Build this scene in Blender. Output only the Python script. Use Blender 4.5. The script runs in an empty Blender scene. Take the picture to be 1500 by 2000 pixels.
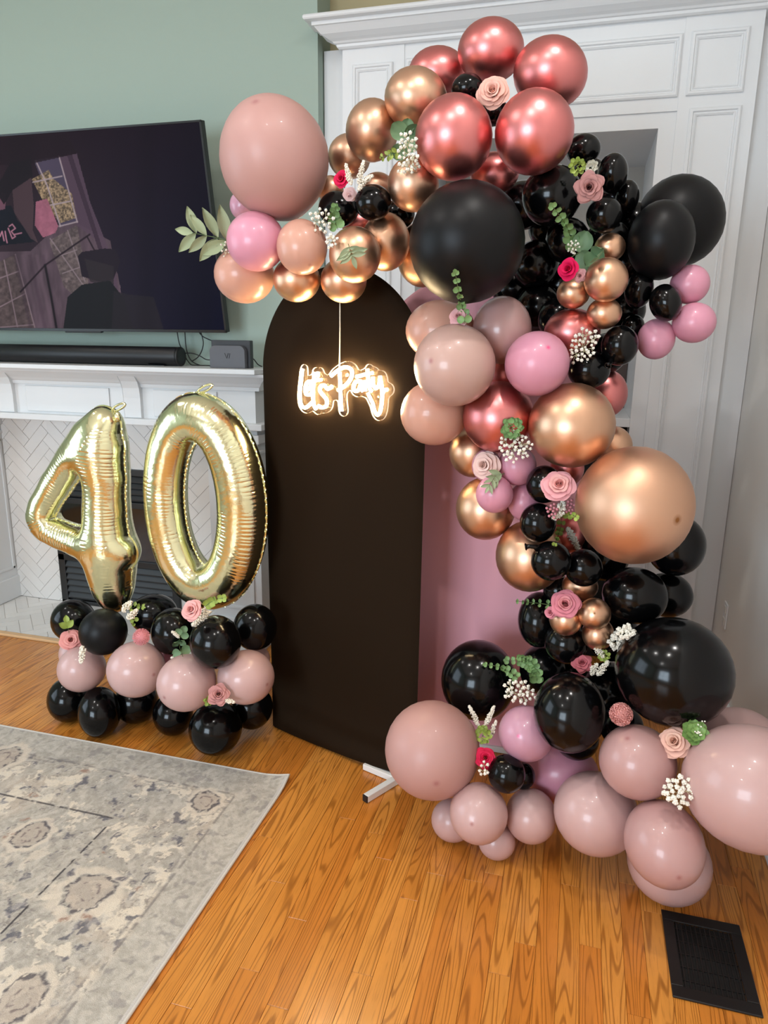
import bpy, math, random
import numpy as np
from mathutils import Vector, Matrix

random.seed(4)
rng = np.random.default_rng(4)
S = bpy.context.scene
COL = S.collection
PI = math.pi
rad = math.radians

# ------------------------------------------------------------------ camera
CAM = np.array([0.0, 0.0, 1.6])
FPX, CX, CY = 1380.0, 750.0, 1000.0
_th, _ps, _ro = rad(13.75), rad(15.27), rad(0.76)
CF = np.array([-math.sin(_ps)*math.cos(_th), math.cos(_ps)*math.cos(_th), -math.sin(_th)])
_r = np.array([math.cos(_ps), math.sin(_ps), 0.0])
_u = np.cross(_r, CF)
CR = _r*math.cos(_ro)+_u*math.sin(_ro)
CU = np.cross(CR, CF)
cam = bpy.data.cameras.new('camera')
cam.sensor_fit = 'VERTICAL'
cam.sensor_height = 36.0
cam.lens = FPX/2000.0*36.0
cam.clip_start = 0.05
cob = bpy.data.objects.new('camera', cam)
COL.objects.link(cob)
m = Matrix.Identity(4)
for i in range(3):
    m[i][0], m[i][1], m[i][2], m[i][3] = CR[i], CU[i], -CF[i], CAM[i]
cob.matrix_world = m
S.camera = cob

# ------------------------------------------------------------------ world, daylight, exposure
w = bpy.data.worlds.new('world'); S.world = w; w.use_nodes = True
bg = w.node_tree.nodes['Background']
bg.inputs[0].default_value = (0.75, 0.87, 1.0, 1); bg.inputs[1].default_value = 0.6
S.view_settings.view_transform = 'Standard'
S.view_settings.look = 'None'
S.view_settings.exposure = -0.08
S.view_settings.gamma = 1.0
S.view_settings.use_curve_mapping = False
S.cycles.max_bounces = 8
S.cycles.sample_clamp_indirect = 4.0
S.cycles.caustics_reflective = False
S.cycles.caustics_refractive = False

def area(name, loc, direction, sx, sy, power, col):
    l = bpy.data.lights.new(name, 'AREA')
    l.shape = 'RECTANGLE'; l.size = sx; l.size_y = sy
    l.energy = power; l.color = col
    o = bpy.data.objects.new(name, l); COL.objects.link(o)
    o.location = loc
    o.rotation_euler = Vector(direction).to_track_quat('-Z', 'Z').to_euler()
    return o
# daylight entering through the two groups of windows (left wall, and the wall behind the camera)
area('daylight_left_window', (-4.66, 0.45, 1.55), (1, 0, 0), 2.3, 2.0, 74, (0.70, 0.86, 1.0))
area('daylight_rear_window', (-1.95, -3.26, 1.6), (0, 1, 0), 2.2, 1.8, 235, (0.72, 0.87, 1.0))

# ------------------------------------------------------------------ helpers
def lin(h):
    h = h.lstrip('#')
    c = [int(h[i:i+2], 16)/255 for i in (0, 2, 4)]
    return tuple(x/12.92 if x <= .04045 else ((x+.055)/1.055)**2.4 for x in c)+(1.0,)

def mat(name, col, rough=.5, metal=0.0, spec=.5, coat=0.0, coat_rough=.1, var=0.0, bump=0.0, bscale=200.0, sheen=0.0):
    """principled material; var = per-object brightness variation, bump = fine noise relief"""
    m = bpy.data.materials.new(name); m.use_nodes = True
    nt = m.node_tree; b = nt.nodes['Principled BSDF']
    c = lin(col) if isinstance(col, str) else tuple(col)+(1.0,)
    b.inputs['Base Color'].default_value = c
    b.inputs['Roughness'].default_value = rough
    b.inputs['Metallic'].default_value = metal
    b.inputs['Specular IOR Level'].default_value = spec
    b.inputs['Coat Weight'].default_value = coat
    b.inputs['Coat Roughness'].default_value = coat_rough
    b.inputs['Sheen Weight'].default_value = sheen
    if var:
        oi = nt.nodes.new('ShaderNodeObjectInfo')
        mr = nt.nodes.new('ShaderNodeMapRange')
        mr.inputs[3].default_value = 1-var; mr.inputs[4].default_value = 1+var
        hs = nt.nodes.new('ShaderNodeHueSaturation'); hs.inputs['Color'].default_value = c
        nt.links.new(oi.outputs['Random'], mr.inputs[0]); nt.links.new(mr.outputs[0], hs.inputs['Value'])
        nt.links.new(hs.outputs[0], b.inputs['Base Color'])
    if bump:
        tc = nt.nodes.new('ShaderNodeTexCoord')
        n = nt.nodes.new('ShaderNodeTexNoise'); n.inputs['Scale'].default_value = bscale
        n.inputs['Detail'].default_value = 3
        bp = nt.nodes.new('ShaderNodeBump'); bp.inputs['Strength'].default_value = bump; bp.inputs['Distance'].default_value = .002
        nt.links.new(tc.outputs['Object'], n.inputs['Vector'])
        nt.links.new(n.outputs[0], bp.inputs['Height']); nt.links.new(bp.outputs[0], b.inputs['Normal'])
    return m

def translucent(m, amount):
    nt = m.node_tree; b = nt.nodes['Principled BSDF']; out = nt.nodes['Material Output']
    t = nt.nodes.new('ShaderNodeBsdfTranslucent')
    t.inputs[0].default_value = b.inputs['Base Color'].default_value
    mx = nt.nodes.new('ShaderNodeMixShader'); mx.inputs[0].default_value = amount
    nt.links.new(b.outputs[0], mx.inputs[1]); nt.links.new(t.outputs[0], mx.inputs[2])
    nt.links.new(mx.outputs[0], out.inputs[0])
    return m

class MB:
    def __init__(s): s.v = []; s.f = []
    def add(s, vs, fs):
        n = len(s.v); s.v += [tuple(map(float, p)) for p in vs]; s.f += [tuple(i+n for i in f) for f in fs]; return s
    def box(s, x0, x1, y0, y1, z0, z1):
        return s.add([(x0,y0,z0),(x1,y0,z0),(x1,y1,z0),(x0,y1,z0),(x0,y0,z1),(x1,y0,z1),(x1,y1,z1),(x0,y1,z1)],
            [(3,2,1,0),(4,5,6,7),(0,1,5,4),(1,2,6,5),(2,3,7,6),(3,0,4,7)])
    def obox(s, a, b, wid, z0, z1):
        """box along the floor line a-b with a width"""
        a = Vector((a[0],a[1],0)); b = Vector((b[0],b[1],0)); d = (b-a).normalized(); n = Vector((-d.y,d.x,0))*wid/2
        p = [a-n, b-n, b+n, a+n]
        return s.add([(q.x,q.y,z0) for q in p]+[(q.x,q.y,z1) for q in p], [(3,2,1,0),(4,5,6,7),(0,1,5,4),(1,2,6,5),(2,3,7,6),(3,0,4,7)])
    def tube(s, path, r, n=6, closed=False, cap=True):
        P = [Vector(p) for p in path]; k = len(P)
        rs = r if hasattr(r, '__len__') else [r]*k
        vs = []; up = None
        for i in range(k):
            a = P[(i-1) % k] if (closed or i > 0) else P[i]; b = P[(i+1) % k] if (closed or i < k-1) else P[i]
            t = (b-a); t = t.normalized() if t.length > 1e-9 else Vector((0,0,1))
            if up is None:
                up = Vector((0,0,1)) if abs(t.z) < .9 else Vector((1,0,0))
            x = t.cross(up)
            if x.length < 1e-6: x = t.orthogonal()
            x.normalize(); y = x.cross(t); up = y
            for j in range(n):
                an = 2*PI*j/n; q = P[i]+x*(math.cos(an)*rs[i])+y*(math.sin(an)*rs[i]); vs.append(tuple(q))
        fs = []
        for i in range(k if closed else k-1):
            for j in range(n):
                a = i*n+j; b = i*n+(j+1) % n; c = ((i+1) % k)*n+(j+1) % n; d = ((i+1) % k)*n+j
                fs.append((a, b, c, d))
        if cap and not closed:
            fs.append(tuple(range(n-1, -1, -1))); fs.append(tuple((k-1)*n+j for j in range(n)))
        return s.add(vs, fs)
    def sphere(s, c, r, nu=8, nv=5, sq=(1,1,1)):
        vs = [(c[0], c[1], c[2]+r*sq[2])]
        for i in range(1, nv):
            t = PI*i/nv
            for j in range(nu):
                a = 2*PI*j/nu
                vs.append((c[0]+r*sq[0]*math.sin(t)*math.cos(a), c[1]+r*sq[1]*math.sin(t)*math.sin(a), c[2]+r*sq[2]*math.cos(t)))
        vs.append((c[0], c[1], c[2]-r*sq[2]))
        fs = [(0, 1+j, 1+(j+1) % nu) for j in range(nu)]
        for i in range(nv-2):
            for j in range(nu):
                a = 1+i*nu+j; b = 1+i*nu+(j+1) % nu
                fs.append((a, a+nu, b+nu, b))
        L = len(vs)-1; o = 1+(nv-2)*nu
        fs += [(o+j, L, o+(j+1) % nu) for j in range(nu)]
        return s.add(vs, fs)
    def lathe(s, prof, n=24, axis=None):
        """profile of (radius, height) turned round Z, then mapped by axis (function)"""
        vs = []; k = len(prof)
        for r, h in prof:
            for j in range(n):
                a = 2*PI*j/n; vs.append((r*math.cos(a), r*math.sin(a), h))
        fs = [(i*n+j, i*n+(j+1) % n, (i+1)*n+(j+1) % n, (i+1)*n+j) for i in range(k-1) for j in range(n)]
        if axis: vs = [axis(p) for p in vs]
        return s.add(vs, fs)
    def grid(s, fn, nu, nv, flip=False):
        vs = [fn(i/(nu-1), j/(nv-1)) for j in range(nv) for i in range(nu)]
        fs = []
        for j in range(nv-1):
            for i in range(nu-1):
                a = j*nu+i; q = (a, a+1, a+nu+1, a+nu); fs.append(q[::-1] if flip else q)
        return s.add(vs, fs)
    def prism(s, poly, y0, y1):
        """polygon in X-Z extruded along Y"""
        n = len(poly)
        vs = [(p[0], y0, p[1]) for p in poly]+[(p[0], y1, p[1]) for p in poly]
        fs = [tuple(range(n)), tuple(range(2*n-1, n-1, -1))]+[(i, i+n, (i+1) % n+n, (i+1) % n) for i in range(n)]
        return s.add(vs, fs)
    def sweep_x(s, prof, x0, x1, xl=0, xr=0):
        """profile of (out, z) running along X on the front (-Y) of plane y: out is measured towards the viewer; xl, xr = mitre sign at ends"""
        n = len(prof); vs = []
        for p in prof: vs.append((x0-xl*p[0], -p[0], p[1]))
        for p in prof: vs.append((x1+xr*p[0], -p[0], p[1]))
        fs = [(i, i+n, i+1+n, i+1) for i in range(n-1)]
        fs += [tuple(range(n-1, -1, -1)), tuple(range(n, 2*n))]
        return s.add(vs, fs)
    def shift(s, dx=0, dy=0, dz=0, start=0):
        s.v = s.v[:start]+[(p[0]+dx, p[1]+dy, p[2]+dz) for p in s.v[start:]]; return s
    def mesh(s, name, smooth=False):
        me = bpy.data.meshes.new(name); me.from_pydata(s.v, [], s.f); me.update()
        if smooth: me.polygons.foreach_set('use_smooth', [True]*len(me.polygons))
        return me
    def build(s, name, material, parent=None, smooth=False, bevel=0.0, world=True):
        if parent is not None and world:
            o = ORG.get(parent.name, Vector((0,0,0)))
            s.v = [(p[0]-o.x, p[1]-o.y, p[2]-o.z) for p in s.v]
        ob = link(s.mesh(name, smooth), name, material, parent)
        if parent is not None and world: ORG[ob.name] = ORG.get(parent.name, Vector((0,0,0)))
        if bevel:
            b = ob.modifiers.new('bevel', 'BEVEL'); b.width = bevel; b.segments = 2; b.limit_method = 'ANGLE'; b.angle_limit = rad(40)
        return ob
ORG = {}
def link(me, name, material, parent=None, mw=None):
    ob = bpy.data.objects.new(name, me); COL.objects.link(ob)
    if material is not None and not me.materials: me.materials.append(material)
    if parent is not None: ob.parent = parent
    if mw is not None: ob.matrix_local = mw
    return ob
def empty(name, loc=(0,0,0), mw=None):
    o = bpy.data.objects.new(name, None); COL.objects.link(o); o.empty_display_size = .05
    if mw is not None: o.matrix_world = mw
    else: o.location = loc
    ORG[o.name] = Vector(loc)
    return o
def tag(o, label=None, cat=None, group=None, kind=None):
    if label: o['label'] = label
    if cat: o['category'] = cat
    if group: o['group'] = group
    if kind: o['kind'] = kind
    return o
def thing(name, label, cat, loc=(0,0,0), group=None, mw=None):
    return tag(empty(name, loc, mw), label, cat, group)
def struct(name, mb, material, **k):
    return tag(mb.build(name, material, **k), kind='structure')

def ray(px, py):
    return CF+(px-CX)/FPX*CR-(py-CY)/FPX*CU
def at(px, py, Y):
    d = ray(px, py); return CAM+d*(Y/d[1])
def onz(px, py, z=0.0):
    d = ray(px, py); return CAM+d*((z-CAM[2])/d[2])
def smoothpath(P, k=6):
    """Catmull-Rom through the points"""
    P = [np.array(p, float) for p in P]; out = []
    for i in range(len(P)-1):
        p0 = P[max(i-1, 0)]; p1 = P[i]; p2 = P[i+1]; p3 = P[min(i+2, len(P)-1)]
        for j in range(k):
            t = j/k
            out.append(.5*((2*p1)+(-p0+p2)*t+(2*p0-5*p1+4*p2-p3)*t*t+(-p0+3*p1-3*p2+p3)*t**3))
    out.append(P[-1]); return out

# ------------------------------------------------------------------ materials
M = {}
M['white'] = mat('white_paint', '#e2e3e4', .38)
M['trim'] = mat('mantel_paint', '#d6d8d9', .35)
M['green'] = mat('sage_wall_paint', '#a3b3a8', .85, spec=.2, bump=.08, bscale=300)
M['beige'] = mat('beige_wall_paint', '#b3a684', .85, spec=.2)
M['grey'] = mat('greige_wall_paint', '#e9e6e1', .85, spec=.2)
M['ceil'] = mat('ceiling_paint', '#e8e5df', .9, spec=.2)
M['black'] = mat('black_metal', '#141414', .4)
M['blackplastic'] = mat('black_plastic', '#0f0f11', .45)
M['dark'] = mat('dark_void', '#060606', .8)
M['whitemetal'] = mat('white_metal', '#e8e6e2', .35)

# ------------------------------------------------------------------ the room
WY = 3.43            # face of the chimney breast (sage wall)
XL, XR, YB, ZC = -4.6, 0.70, -3.2, 3.6
b = MB(); b.box(XL, -1.28, WY, WY+.9, -.05, ZC); struct('wall_back', b, M['green'])
b = MB(); b.box(-1.28, XR, 3.60, 3.75, 2.62, ZC); struct('wall_recess', b, M['beige'])
b = MB(); b.box(XR, XR+.12, YB, 4.3, -.05, ZC); struct('wall_right', b, M['grey'])
b = MB(); b.box(XL-.2, XR+.2, YB-.2, 4.4, ZC, ZC+.1); struct('ceiling', b, M['ceil'])
# left wall with a wide window
b = MB()
b.box(XL-.12, XL, YB, -.75, -.05, ZC); b.box(XL-.12, XL, 1.65, WY+.9, -.05, ZC)
b.box(XL-.12, XL, -.75, 1.65, -.05, .5); b.box(XL-.12, XL, -.75, 1.65, 2.6, ZC)
struct('wall_left', b, M['green'])
b = MB()
for y in (-.75, .05, .85, 1.59): b.box(XL-.08, XL+.01, y, y+.06, .5, 2.6)
for z in (.5, 1.5, 2.54): b.box(XL-.08, XL+.01, -.75, 1.65, z, z+.06)
for y in (-.34, .46, 1.25): b.box(XL-.05, XL-.02, y-.012, y+.012, .5, 2.6)
for z in (.85, 1.2, 1.87, 2.2): b.box(XL-.05, XL-.02, -.75, 1.65, z-.012, z+.012)
struct('window_1', b, M['white'])
# rear wall with a wide window
b = MB()
b.box(XL-.12, -3.25, YB-.12, YB, -.05, ZC); b.box(-.95, XR+.12, YB-.12, YB, -.05, ZC)
b.box(-3.25, -.95, YB-.12, YB, -.05, .5); b.box(-3.25, -.95, YB-.12, YB, 2.5, ZC)
struct('wall_front', b, M['grey'])
b = MB()
for x in (-3.25, -2.13, -1.01): b.box(x, x+.06, YB-.08, YB+.01, .5, 2.5)
for z in (.5, 1.47, 2.44): b.box(-3.25, -.95, YB-.08, YB+.01, z, z+.06)
for x in (-2.85, -2.47, -1.72, -1.35): b.box(x-.012, x+.012, YB-.05, YB-.02, .5, 2.5)
for z in (.82, 1.15, 1.8, 2.12): b.box(-3.25, -.95, YB-.05, YB-.02, z-.012, z+.012)
struct('window_2', b, M['white'])
# recessed ceiling lights (out of the frame, seen as sparkles in the balloons; the last is added to fill the right side)
for x, y, wh in ((-2.1, .8, 'middle of the room'), (-.5, .3, 'above the viewer'), (-3.7, 1.9, 'nearest the television'), (-2.1, -1.6, 'nearest the rear window'), (.15, 1.2, 'added fill near the right wall')):
    o = thing('recessed_light', 'round white recessed lamp in the ceiling, '+wh, 'lamp', (x, y, ZC), 'recessed ceiling lamps')
    b = MB(); b.lathe([(.06, -.004), (.095, -.004), (.095, -.001), (.06, -.001)], 24); b.build('trim_ring', M['white'], o, world=False)
    l = bpy.data.lights.new('lamp_bulb', 'AREA'); l.shape = 'DISK'; l.size = .11; l.energy = 8 if x < -3 else 17; l.color = (1, .96, .92)
    lo = bpy.data.objects.new('lamp_bulb', l); COL.objects.link(lo); lo.location = (0, 0, -.006); lo.parent = o
# right baseboard
b = MB(); b.box(XR-.016, XR-.0005, YB+.05, 3.41, .001, .13); b.box(XR-.02, XR-.0005, YB+.05, 3.41, .001, .02)
struct('baseboard_right', b, M['white'], bevel=.003)

# ---- oak floor
def oak():
    m = bpy.data.materials.new('oak_strip'); m.use_nodes = True; nt = m.node_tree; N = nt.nodes; L = nt.links
    b = N['Principled BSDF']
    geo = N.new('ShaderNodeNewGeometry'); oi = N.new('ShaderNodeObjectInfo')
    cmb = N.new('ShaderNodeCombineXYZ'); mul = N.new('ShaderNodeMath'); mul.operation = 'MULTIPLY'; mul.inputs[1].default_value = 41.0
    L.new(oi.outputs['Random'], mul.inputs[0]); L.new(mul.outputs[0], cmb.inputs[2])
    mp = N.new('ShaderNodeVectorMath'); mp.operation = 'MULTIPLY'; mp.inputs[1].default_value = (15.0, .85, 0.0)
    L.new(geo.outputs['Position'], mp.inputs[0])
    ad = N.new('ShaderNodeVectorMath'); L.new(mp.outputs[0], ad.inputs[0]); L.new(cmb.outputs[0], ad.inputs[1])
    n1 = N.new('ShaderNodeTexNoise'); n1.inputs['Scale'].default_value = 1.0; n1.inputs['Detail'].default_value = 1.2; n1.inputs['Roughness'].default_value = .4
    L.new(ad.outputs[0], n1.inputs['Vector'])
    m1 = N.new('ShaderNodeMath'); m1.operation = 'MULTIPLY'; m1.inputs[1].default_value = 120.0; L.new(n1.outputs[0], m1.inputs[0])
    sn = N.new('ShaderNodeMath'); sn.operation = 'SINE'; L.new(m1.outputs[0], sn.inputs[0])
    rp = N.new('ShaderNodeValToRGB'); e = rp.color_ramp.elements
    e[0].position = .0; e[0].color = (0, 0, 0, 1); e[1].position = 1.0; e[1].color = (1, 1, 1, 1)
    k = rp.color_ramp.elements.new(.72); k.color = (.05, .05, .05, 1)
    mr = N.new('ShaderNodeMapRange'); mr.inputs[1].default_value = -1; mr.inputs[2].default_value = 1; L.new(sn.outputs[0], mr.inputs[0]); L.new(mr.outputs[0], rp.inputs[0])
    # fine pores
    mp2 = N.new('ShaderNodeVectorMath'); mp2.operation = 'MULTIPLY'; mp2.inputs[1].default_value = (420.0, 14.0, 1.0); L.new(geo.outputs['Position'], mp2.inputs[0])
    n2 = N.new('ShaderNodeTexNoise'); n2.inputs['Scale'].default_value = 1.0; n2.inputs['Detail'].default_value = 2; L.new(mp2.outputs[0], n2.inputs['Vector'])
    r2 = N.new('ShaderNodeMapRange'); r2.inputs[1].default_value = .55; r2.inputs[2].default_value = .75; L.new(n2.outputs[0], r2.inputs[0])
    # tone of each strip
    tone = N.new('ShaderNodeValToRGB'); te = tone.color_ramp.elements
    te[0].position = 0; te[0].color = lin('#c97b2e'); te[1].position = 1; te[1].color = lin('#da9342')
    t2 = te.new(.5); t2.color = lin('#d08737'); L.new(oi.outputs['Random'], tone.inputs[0])
    n3 = N.new('ShaderNodeTexNoise'); n3.inputs['Scale'].default_value = 3.0; L.new(ad.outputs[0], n3.inputs['Vector'])
    hs = N.new('ShaderNodeHueSaturation'); L.new(tone.outputs[0], hs.inputs['Color'])
    r3 = N.new('ShaderNodeMapRange'); r3.inputs[3].default_value = .8; r3.inputs[4].default_value = 1.15; L.new(n3.outputs[0], r3.inputs[0]); L.new(r3.outputs[0], hs.inputs['Value'])
    x1 = N.new('ShaderNodeMix'); x1.data_type = 'RGBA'; x1.inputs[7].default_value = lin('#83480f')
    f1 = N.new('ShaderNodeMath'); f1.operation = 'MULTIPLY'; f1.inputs[1].default_value = .66; L.new(rp.outputs[0], f1.inputs[0])
    L.new(f1.outputs[0], x1.inputs[0]); L.new(hs.outputs[0], x1.inputs[6])
    x2 = N.new('ShaderNodeMix'); x2.data_type = 'RGBA'; x2.inputs[7].default_value = lin('#7c4512')
    f2 = N.new('ShaderNodeMath'); f2.operation = 'MULTIPLY'; f2.inputs[1].default_value = .5; L.new(r2.outputs[0], f2.inputs[0])
    L.new(f2.outputs[0], x2.inputs[0]); L.new(x1.outputs[2], x2.inputs[6])
    L.new(x2.outputs[2], b.inputs['Base Color'])
    b.inputs['Roughness'].default_value = .30; b.inputs['Coat Weight'].default_value = .25; b.inputs['Coat Roughness'].default_value = .18
    bp = N.new('ShaderNodeBump'); bp.inputs['Strength'].default_value = .12; bp.inputs['Distance'].default_value = .001; bp.invert = True
    L.new(rp.outputs[0], bp.inputs['Height']); L.new(bp.outputs[0], b.inputs['Normal'])
    return m
M['oak'] = oak()
b = MB(); b.box(XL-.1, XR+.1, YB-.1, 4.3, -.06, -.0045)
floor = struct('floor', b, M['oak'])
rowm = .0572
nrow = int((XR-.02+3.62)/rowm)
rr = random.Random(11)
for i in range(nrow):
    x0 = XR-.018-(i+1)*rowm; x1 = x0+rowm
    y = .98-rr.random()*.5
    yend = 2.905 if x1 < -1.5 else 3.40
    while y < yend-.02:
        L_ = rr.choice((.45, .6, .75, .95, 1.15, 1.3)); y2 = min(y+L_, yend)
        if yend-y2 < .15: y2 = yend
        if y2 > .97:
            d = rr.uniform(0, .0006)
            b = MB(); g = .0004
            b.add([(x0,y,-.006),(x1,y,-.006),(x1,y2,-.006),(x0,y2,-.006),
                   (x0+g,y+g,-d-.0006),(x1-g,y+g,-d-.0006),(x1-g,y2-g,-d-.0006),(x0+g,y2-g,-d-.0006),
                   (x0+2*g,y+2*g,-d),(x1-2*g,y+2*g,-d),(x1-2*g,y2-2*g,-d),(x0+2*g,y2-2*g,-d)],
                  [(0,1,5,4),(1,2,6,5),(2,3,7,6),(3,0,4,7),(4,5,9,8),(5,6,10,9),(6,7,11,10),(7,4,8,11),(8,9,10,11)])
            b.build('plank', M['oak'], floor)
        y = y2

# ---- floor register
v = thing('floor_register', 'black metal floor register set in the oak boards at lower right', 'vent', (.44, 1.73, 0))
vx0, vx1, vy0, vy1 = .337, .545, 1.583, 1.874
b = MB()
for (a, c, d, e) in ((vx0, vx1, vy0, vy0+.036), (vx0, vx1, vy1-.036, vy1), (vx0, vx0+.030, vy0+.036, vy1-.036), (vx1-.030, vx1, vy0+.036, vy1-.036)):
    b.box(a, c, d, e, .0005, .006)
b.build('frame', M['black'], v, bevel=.002)
b = MB(); b.box(vx0+.03, vx1-.03, vy0+.036, vy1-.036, -.0003, .0006); b.build('backing', M['dark'], v)
for i in range(12):
    x = vx0+.036+i*(vx1-vx0-.072)/11
    b = MB(); b.box(x-.0018, x+.0018, vy0+.036, vy1-.036, .0008, .0042); b.build('slat', M['black'], v)
for i in range(5):
    y = vy0+.06+i*(vy1-vy0-.12)/4
    b = MB(); b.box(vx0+.03, vx1-.03, y-.0015, y+.0015, .0007, .003); b.build('crossbar', M['black'], v)

# ------------------------------------------------------------------ fireplace
FX0, FX1 = -3.29, -1.81              # between the mantel legs
IX0, IX1, IZ = -2.96, -2.15, .865    # fire insert
mw_ = mat('marble_tile', '#dbd8d4', .22, var=.03, spec=.6)
mh_ = mat('hearth_tile', '#dcdad6', .16, var=.04, spec=.6)
M['grout'] = mat('grout', '#d3cdc6', .8)
def clip(poly, x0, x1, y0, y1):
    def cut(P, f):
        out = []
        for i in range(len(P)):
            a, c = P[i], P[(i+1) % len(P)]; fa, fc = f(a), f(c)
            if fa >= 0: out.append(a)
            if (fa >= 0) != (fc >= 0):
                t = fa/(fa-fc); out.append((a[0]+t*(c[0]-a[0]), a[1]+t*(c[1]-a[1])))
        return out
    for f in (lambda p: p[0]-x0, lambda p: x1-p[0], lambda p: p[1]-y0, lambda p: y1-p[1]):
        poly = cut(poly, f)
        if len(poly) < 3: return []
    return poly
def herringbone(rects, W, cx, cy, rot=45.0, gap=.001):
    out = []; L_ = 3*W; ca, sa = math.cos(rad(rot)), math.sin(rad(rot))
    for i in range(-40, 41):
        for j in range(-12, 13):
            ox, oy = i*W+j*L_, i*W-j*L_
            for (a, c, d, e) in ((0, L_, 0, W), (0, W, W, W+L_)):
                q = [(a+gap, d+gap), (c-gap, d+gap), (c-gap, e-gap), (a+gap, e-gap)]
                q = [((x+ox)*ca-(y+oy)*sa+cx, (x+ox)*sa+(y+oy)*ca+cy) for x, y in q]
                for r in rects:
                    p = clip(q, *r)
                    if len(p) >= 3:
                        ar = abs(sum(p[k][0]*p[(k+1) % len(p)][1]-p[(k+1) % len(p)][0]*p[k][1] for k in range(len(p))))/2
                        if ar > 1e-4: out.append(p)
    return out
sur = thing('fireplace_surround', 'pale herringbone tile surround around the black fire insert under the mantel', 'fireplace', (-2.55, WY, 0))
b = MB(); b.box(FX0, IX0, WY-.004, WY-.0005, .0, 1.152); b.box(IX1, FX1, WY-.004, WY-.0005, .0, 1.16); b.box(IX0, IX1, WY-.004, WY-.0005, IZ, 1.16)
b.build('grout_bed', M['grout'], sur)
tr = random.Random(5)
for p in herringbone([(FX0+.002, IX0-.002, .013, 1.152), (IX1+.002, FX1-.002, .013, 1.152), (IX0-.002, IX1+.002, IZ+.002, 1.152)], .064, -2.55, .55):
    d = tr.uniform(0, .0012); n = len(p)
    b = MB(); b.add([(q[0], WY-.003, q[1]) for q in p]+[(q[0], WY-.0085-d, q[1]) for q in p],
        [tuple(range(n, 2*n))]+[(i, (i+1) % n, (i+1) % n+n, i+n) for i in range(n)])
    b.build('tile', mw_, sur)
hea = thing('hearth', 'white herringbone tiled hearth flush with the floor before the fireplace', 'hearth', (-2.5, 3.18, 0))
HX0, HX1, HY0 = -3.6, -1.5, 2.945
b = MB(); b.box(HX0, HX1, HY0, WY-.01, -.003, .006); b.build('grout_bed', M['grout'], hea)
for p in herringbone([(HX0, HX1, HY0+.002, WY-.012)], .064, -2.55, 3.0):
    d = tr.uniform(0, .0008); n = len(p)
    b = MB(); b.add([(q[0], q[1], .004) for q in p]+[(q[0], q[1], .0105+d) for q in p],
        [tuple(range(n, 2*n))]+[(i, (i+1) % n, (i+1) % n+n, i+n) for i in range(n)])
    b.build('tile', mh_, hea)
b = MB(); b.box(HX0, HX1, HY0-.035, HY0, -.003, .012); b.build('wood_border', mat('oak_border', '#d9b183', .4), hea, bevel=.003)

ins = thing('fire_insert', 'black metal fire insert with louvres and dark glass behind the gold numbers', 'fireplace', (-2.555, WY, 0))
b = MB(); y0 = WY-.028
b.box(IX0, IX0+.045, y0, WY, .012, IZ); b.box(IX1-.045, IX1, y0, WY, .012, IZ); b.box(IX0, IX1, y0, WY, IZ-.035, IZ)
b.box(IX0, IX1, y0, WY, .012, .035); b.box(IX0, IX1, y0, WY, .64, .675); b.box(IX0, IX1, y0, WY, .285, .325)
b.build('frame', M['black'], ins, bevel=.003)
b = MB(); b.box(IX0+.04, IX1-.04, WY-.006, WY-.001, .03, IZ-.03); b.build('backing', M['dark'], ins)
b = MB(); b.box(IX0+.045, IX1-.045, WY-.016, WY-.012, .325, .64); b.build('glass', mat('dark_glass', '#0b0b0d', .06, spec=.8), ins)
for z0, z1, n in ((.045, .28, 6), (.685, IZ-.04, 4)):
    for i in range(n):
        z = z0+(i+.5)*(z1-z0)/n; h = (z1-z0)/n*.46
        b = MB(); b.add([(IX0+.045, y0+.002, z-h), (IX1-.045, y0+.002, z-h), (IX1-.045, WY-.008, z+h), (IX0+.045, WY-.008, z+h),
                         (IX0+.045, y0+.002, z-h+.008), (IX1-.045, y0+.002, z-h+.008), (IX1-.045, WY-.008, z+h+.008), (IX0+.045, WY-.008, z+h+.008)],
                        [(3,2,1,0),(4,5,6,7),(0,1,5,4),(1,2,6,5),(2,3,7,6),(3,0,4,7)])
        b.build('slat', M['black'], ins)

man = thing('mantelpiece', 'white painted wooden mantelpiece with a deep shelf under the television', 'mantel', (-2.55, 3.2, 0))
b = MB(); b.box(-3.78, -1.48, 3.085, WY-.0005, 1.428, 1.452); b.build('shelf', M['trim'], man, bevel=.004)
b = MB(); b.sweep_x([(0, 1.345), (.012, 1.345), (.014, 1.362), (.02, 1.366), (.032, 1.38), (.06, 1.402), (.078, 1.415), (.084, 1.428), (0, 1.428)], -3.60, -1.52, 1, 1).shift(dy=3.20)
b.box(-3.6, -1.52, 3.2, WY-.0005, 1.345, 1.428)
b.build('bed_moulding', M['trim'], man)
b = MB(); b.box(-3.58, -1.535, 3.20, WY-.0005, 1.185, 1.345); b.build('frieze', M['trim'], man)
for x0, x1 in ((-2.88, -2.36), (-2.10, -1.74)):
    b = MB(); b.box(x0, x1, 3.192, 3.1995, 1.20, 1.335); b.build('frieze_panel', M['trim'], man, bevel=.003)
for xc in (-3.0, -2.215):
    b = MB()
    pr = [(.0, 1.188), (.02, 1.188), (.02, 1.29), (.025, 1.34), (.038, 1.375), (.058, 1.40), (.066, 1.428), (0, 1.428)]
    b.sweep_x(pr, xc-.05, xc+.05).shift(dy=3.2)
    b.build('corbel', M['trim'], man, bevel=.003)
b = MB(); b.box(-3.63, -1.485, 3.155, WY-.0005, 1.155, 1.187); b.build('lower_ledge', M['trim'], man, bevel=.004)
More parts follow.
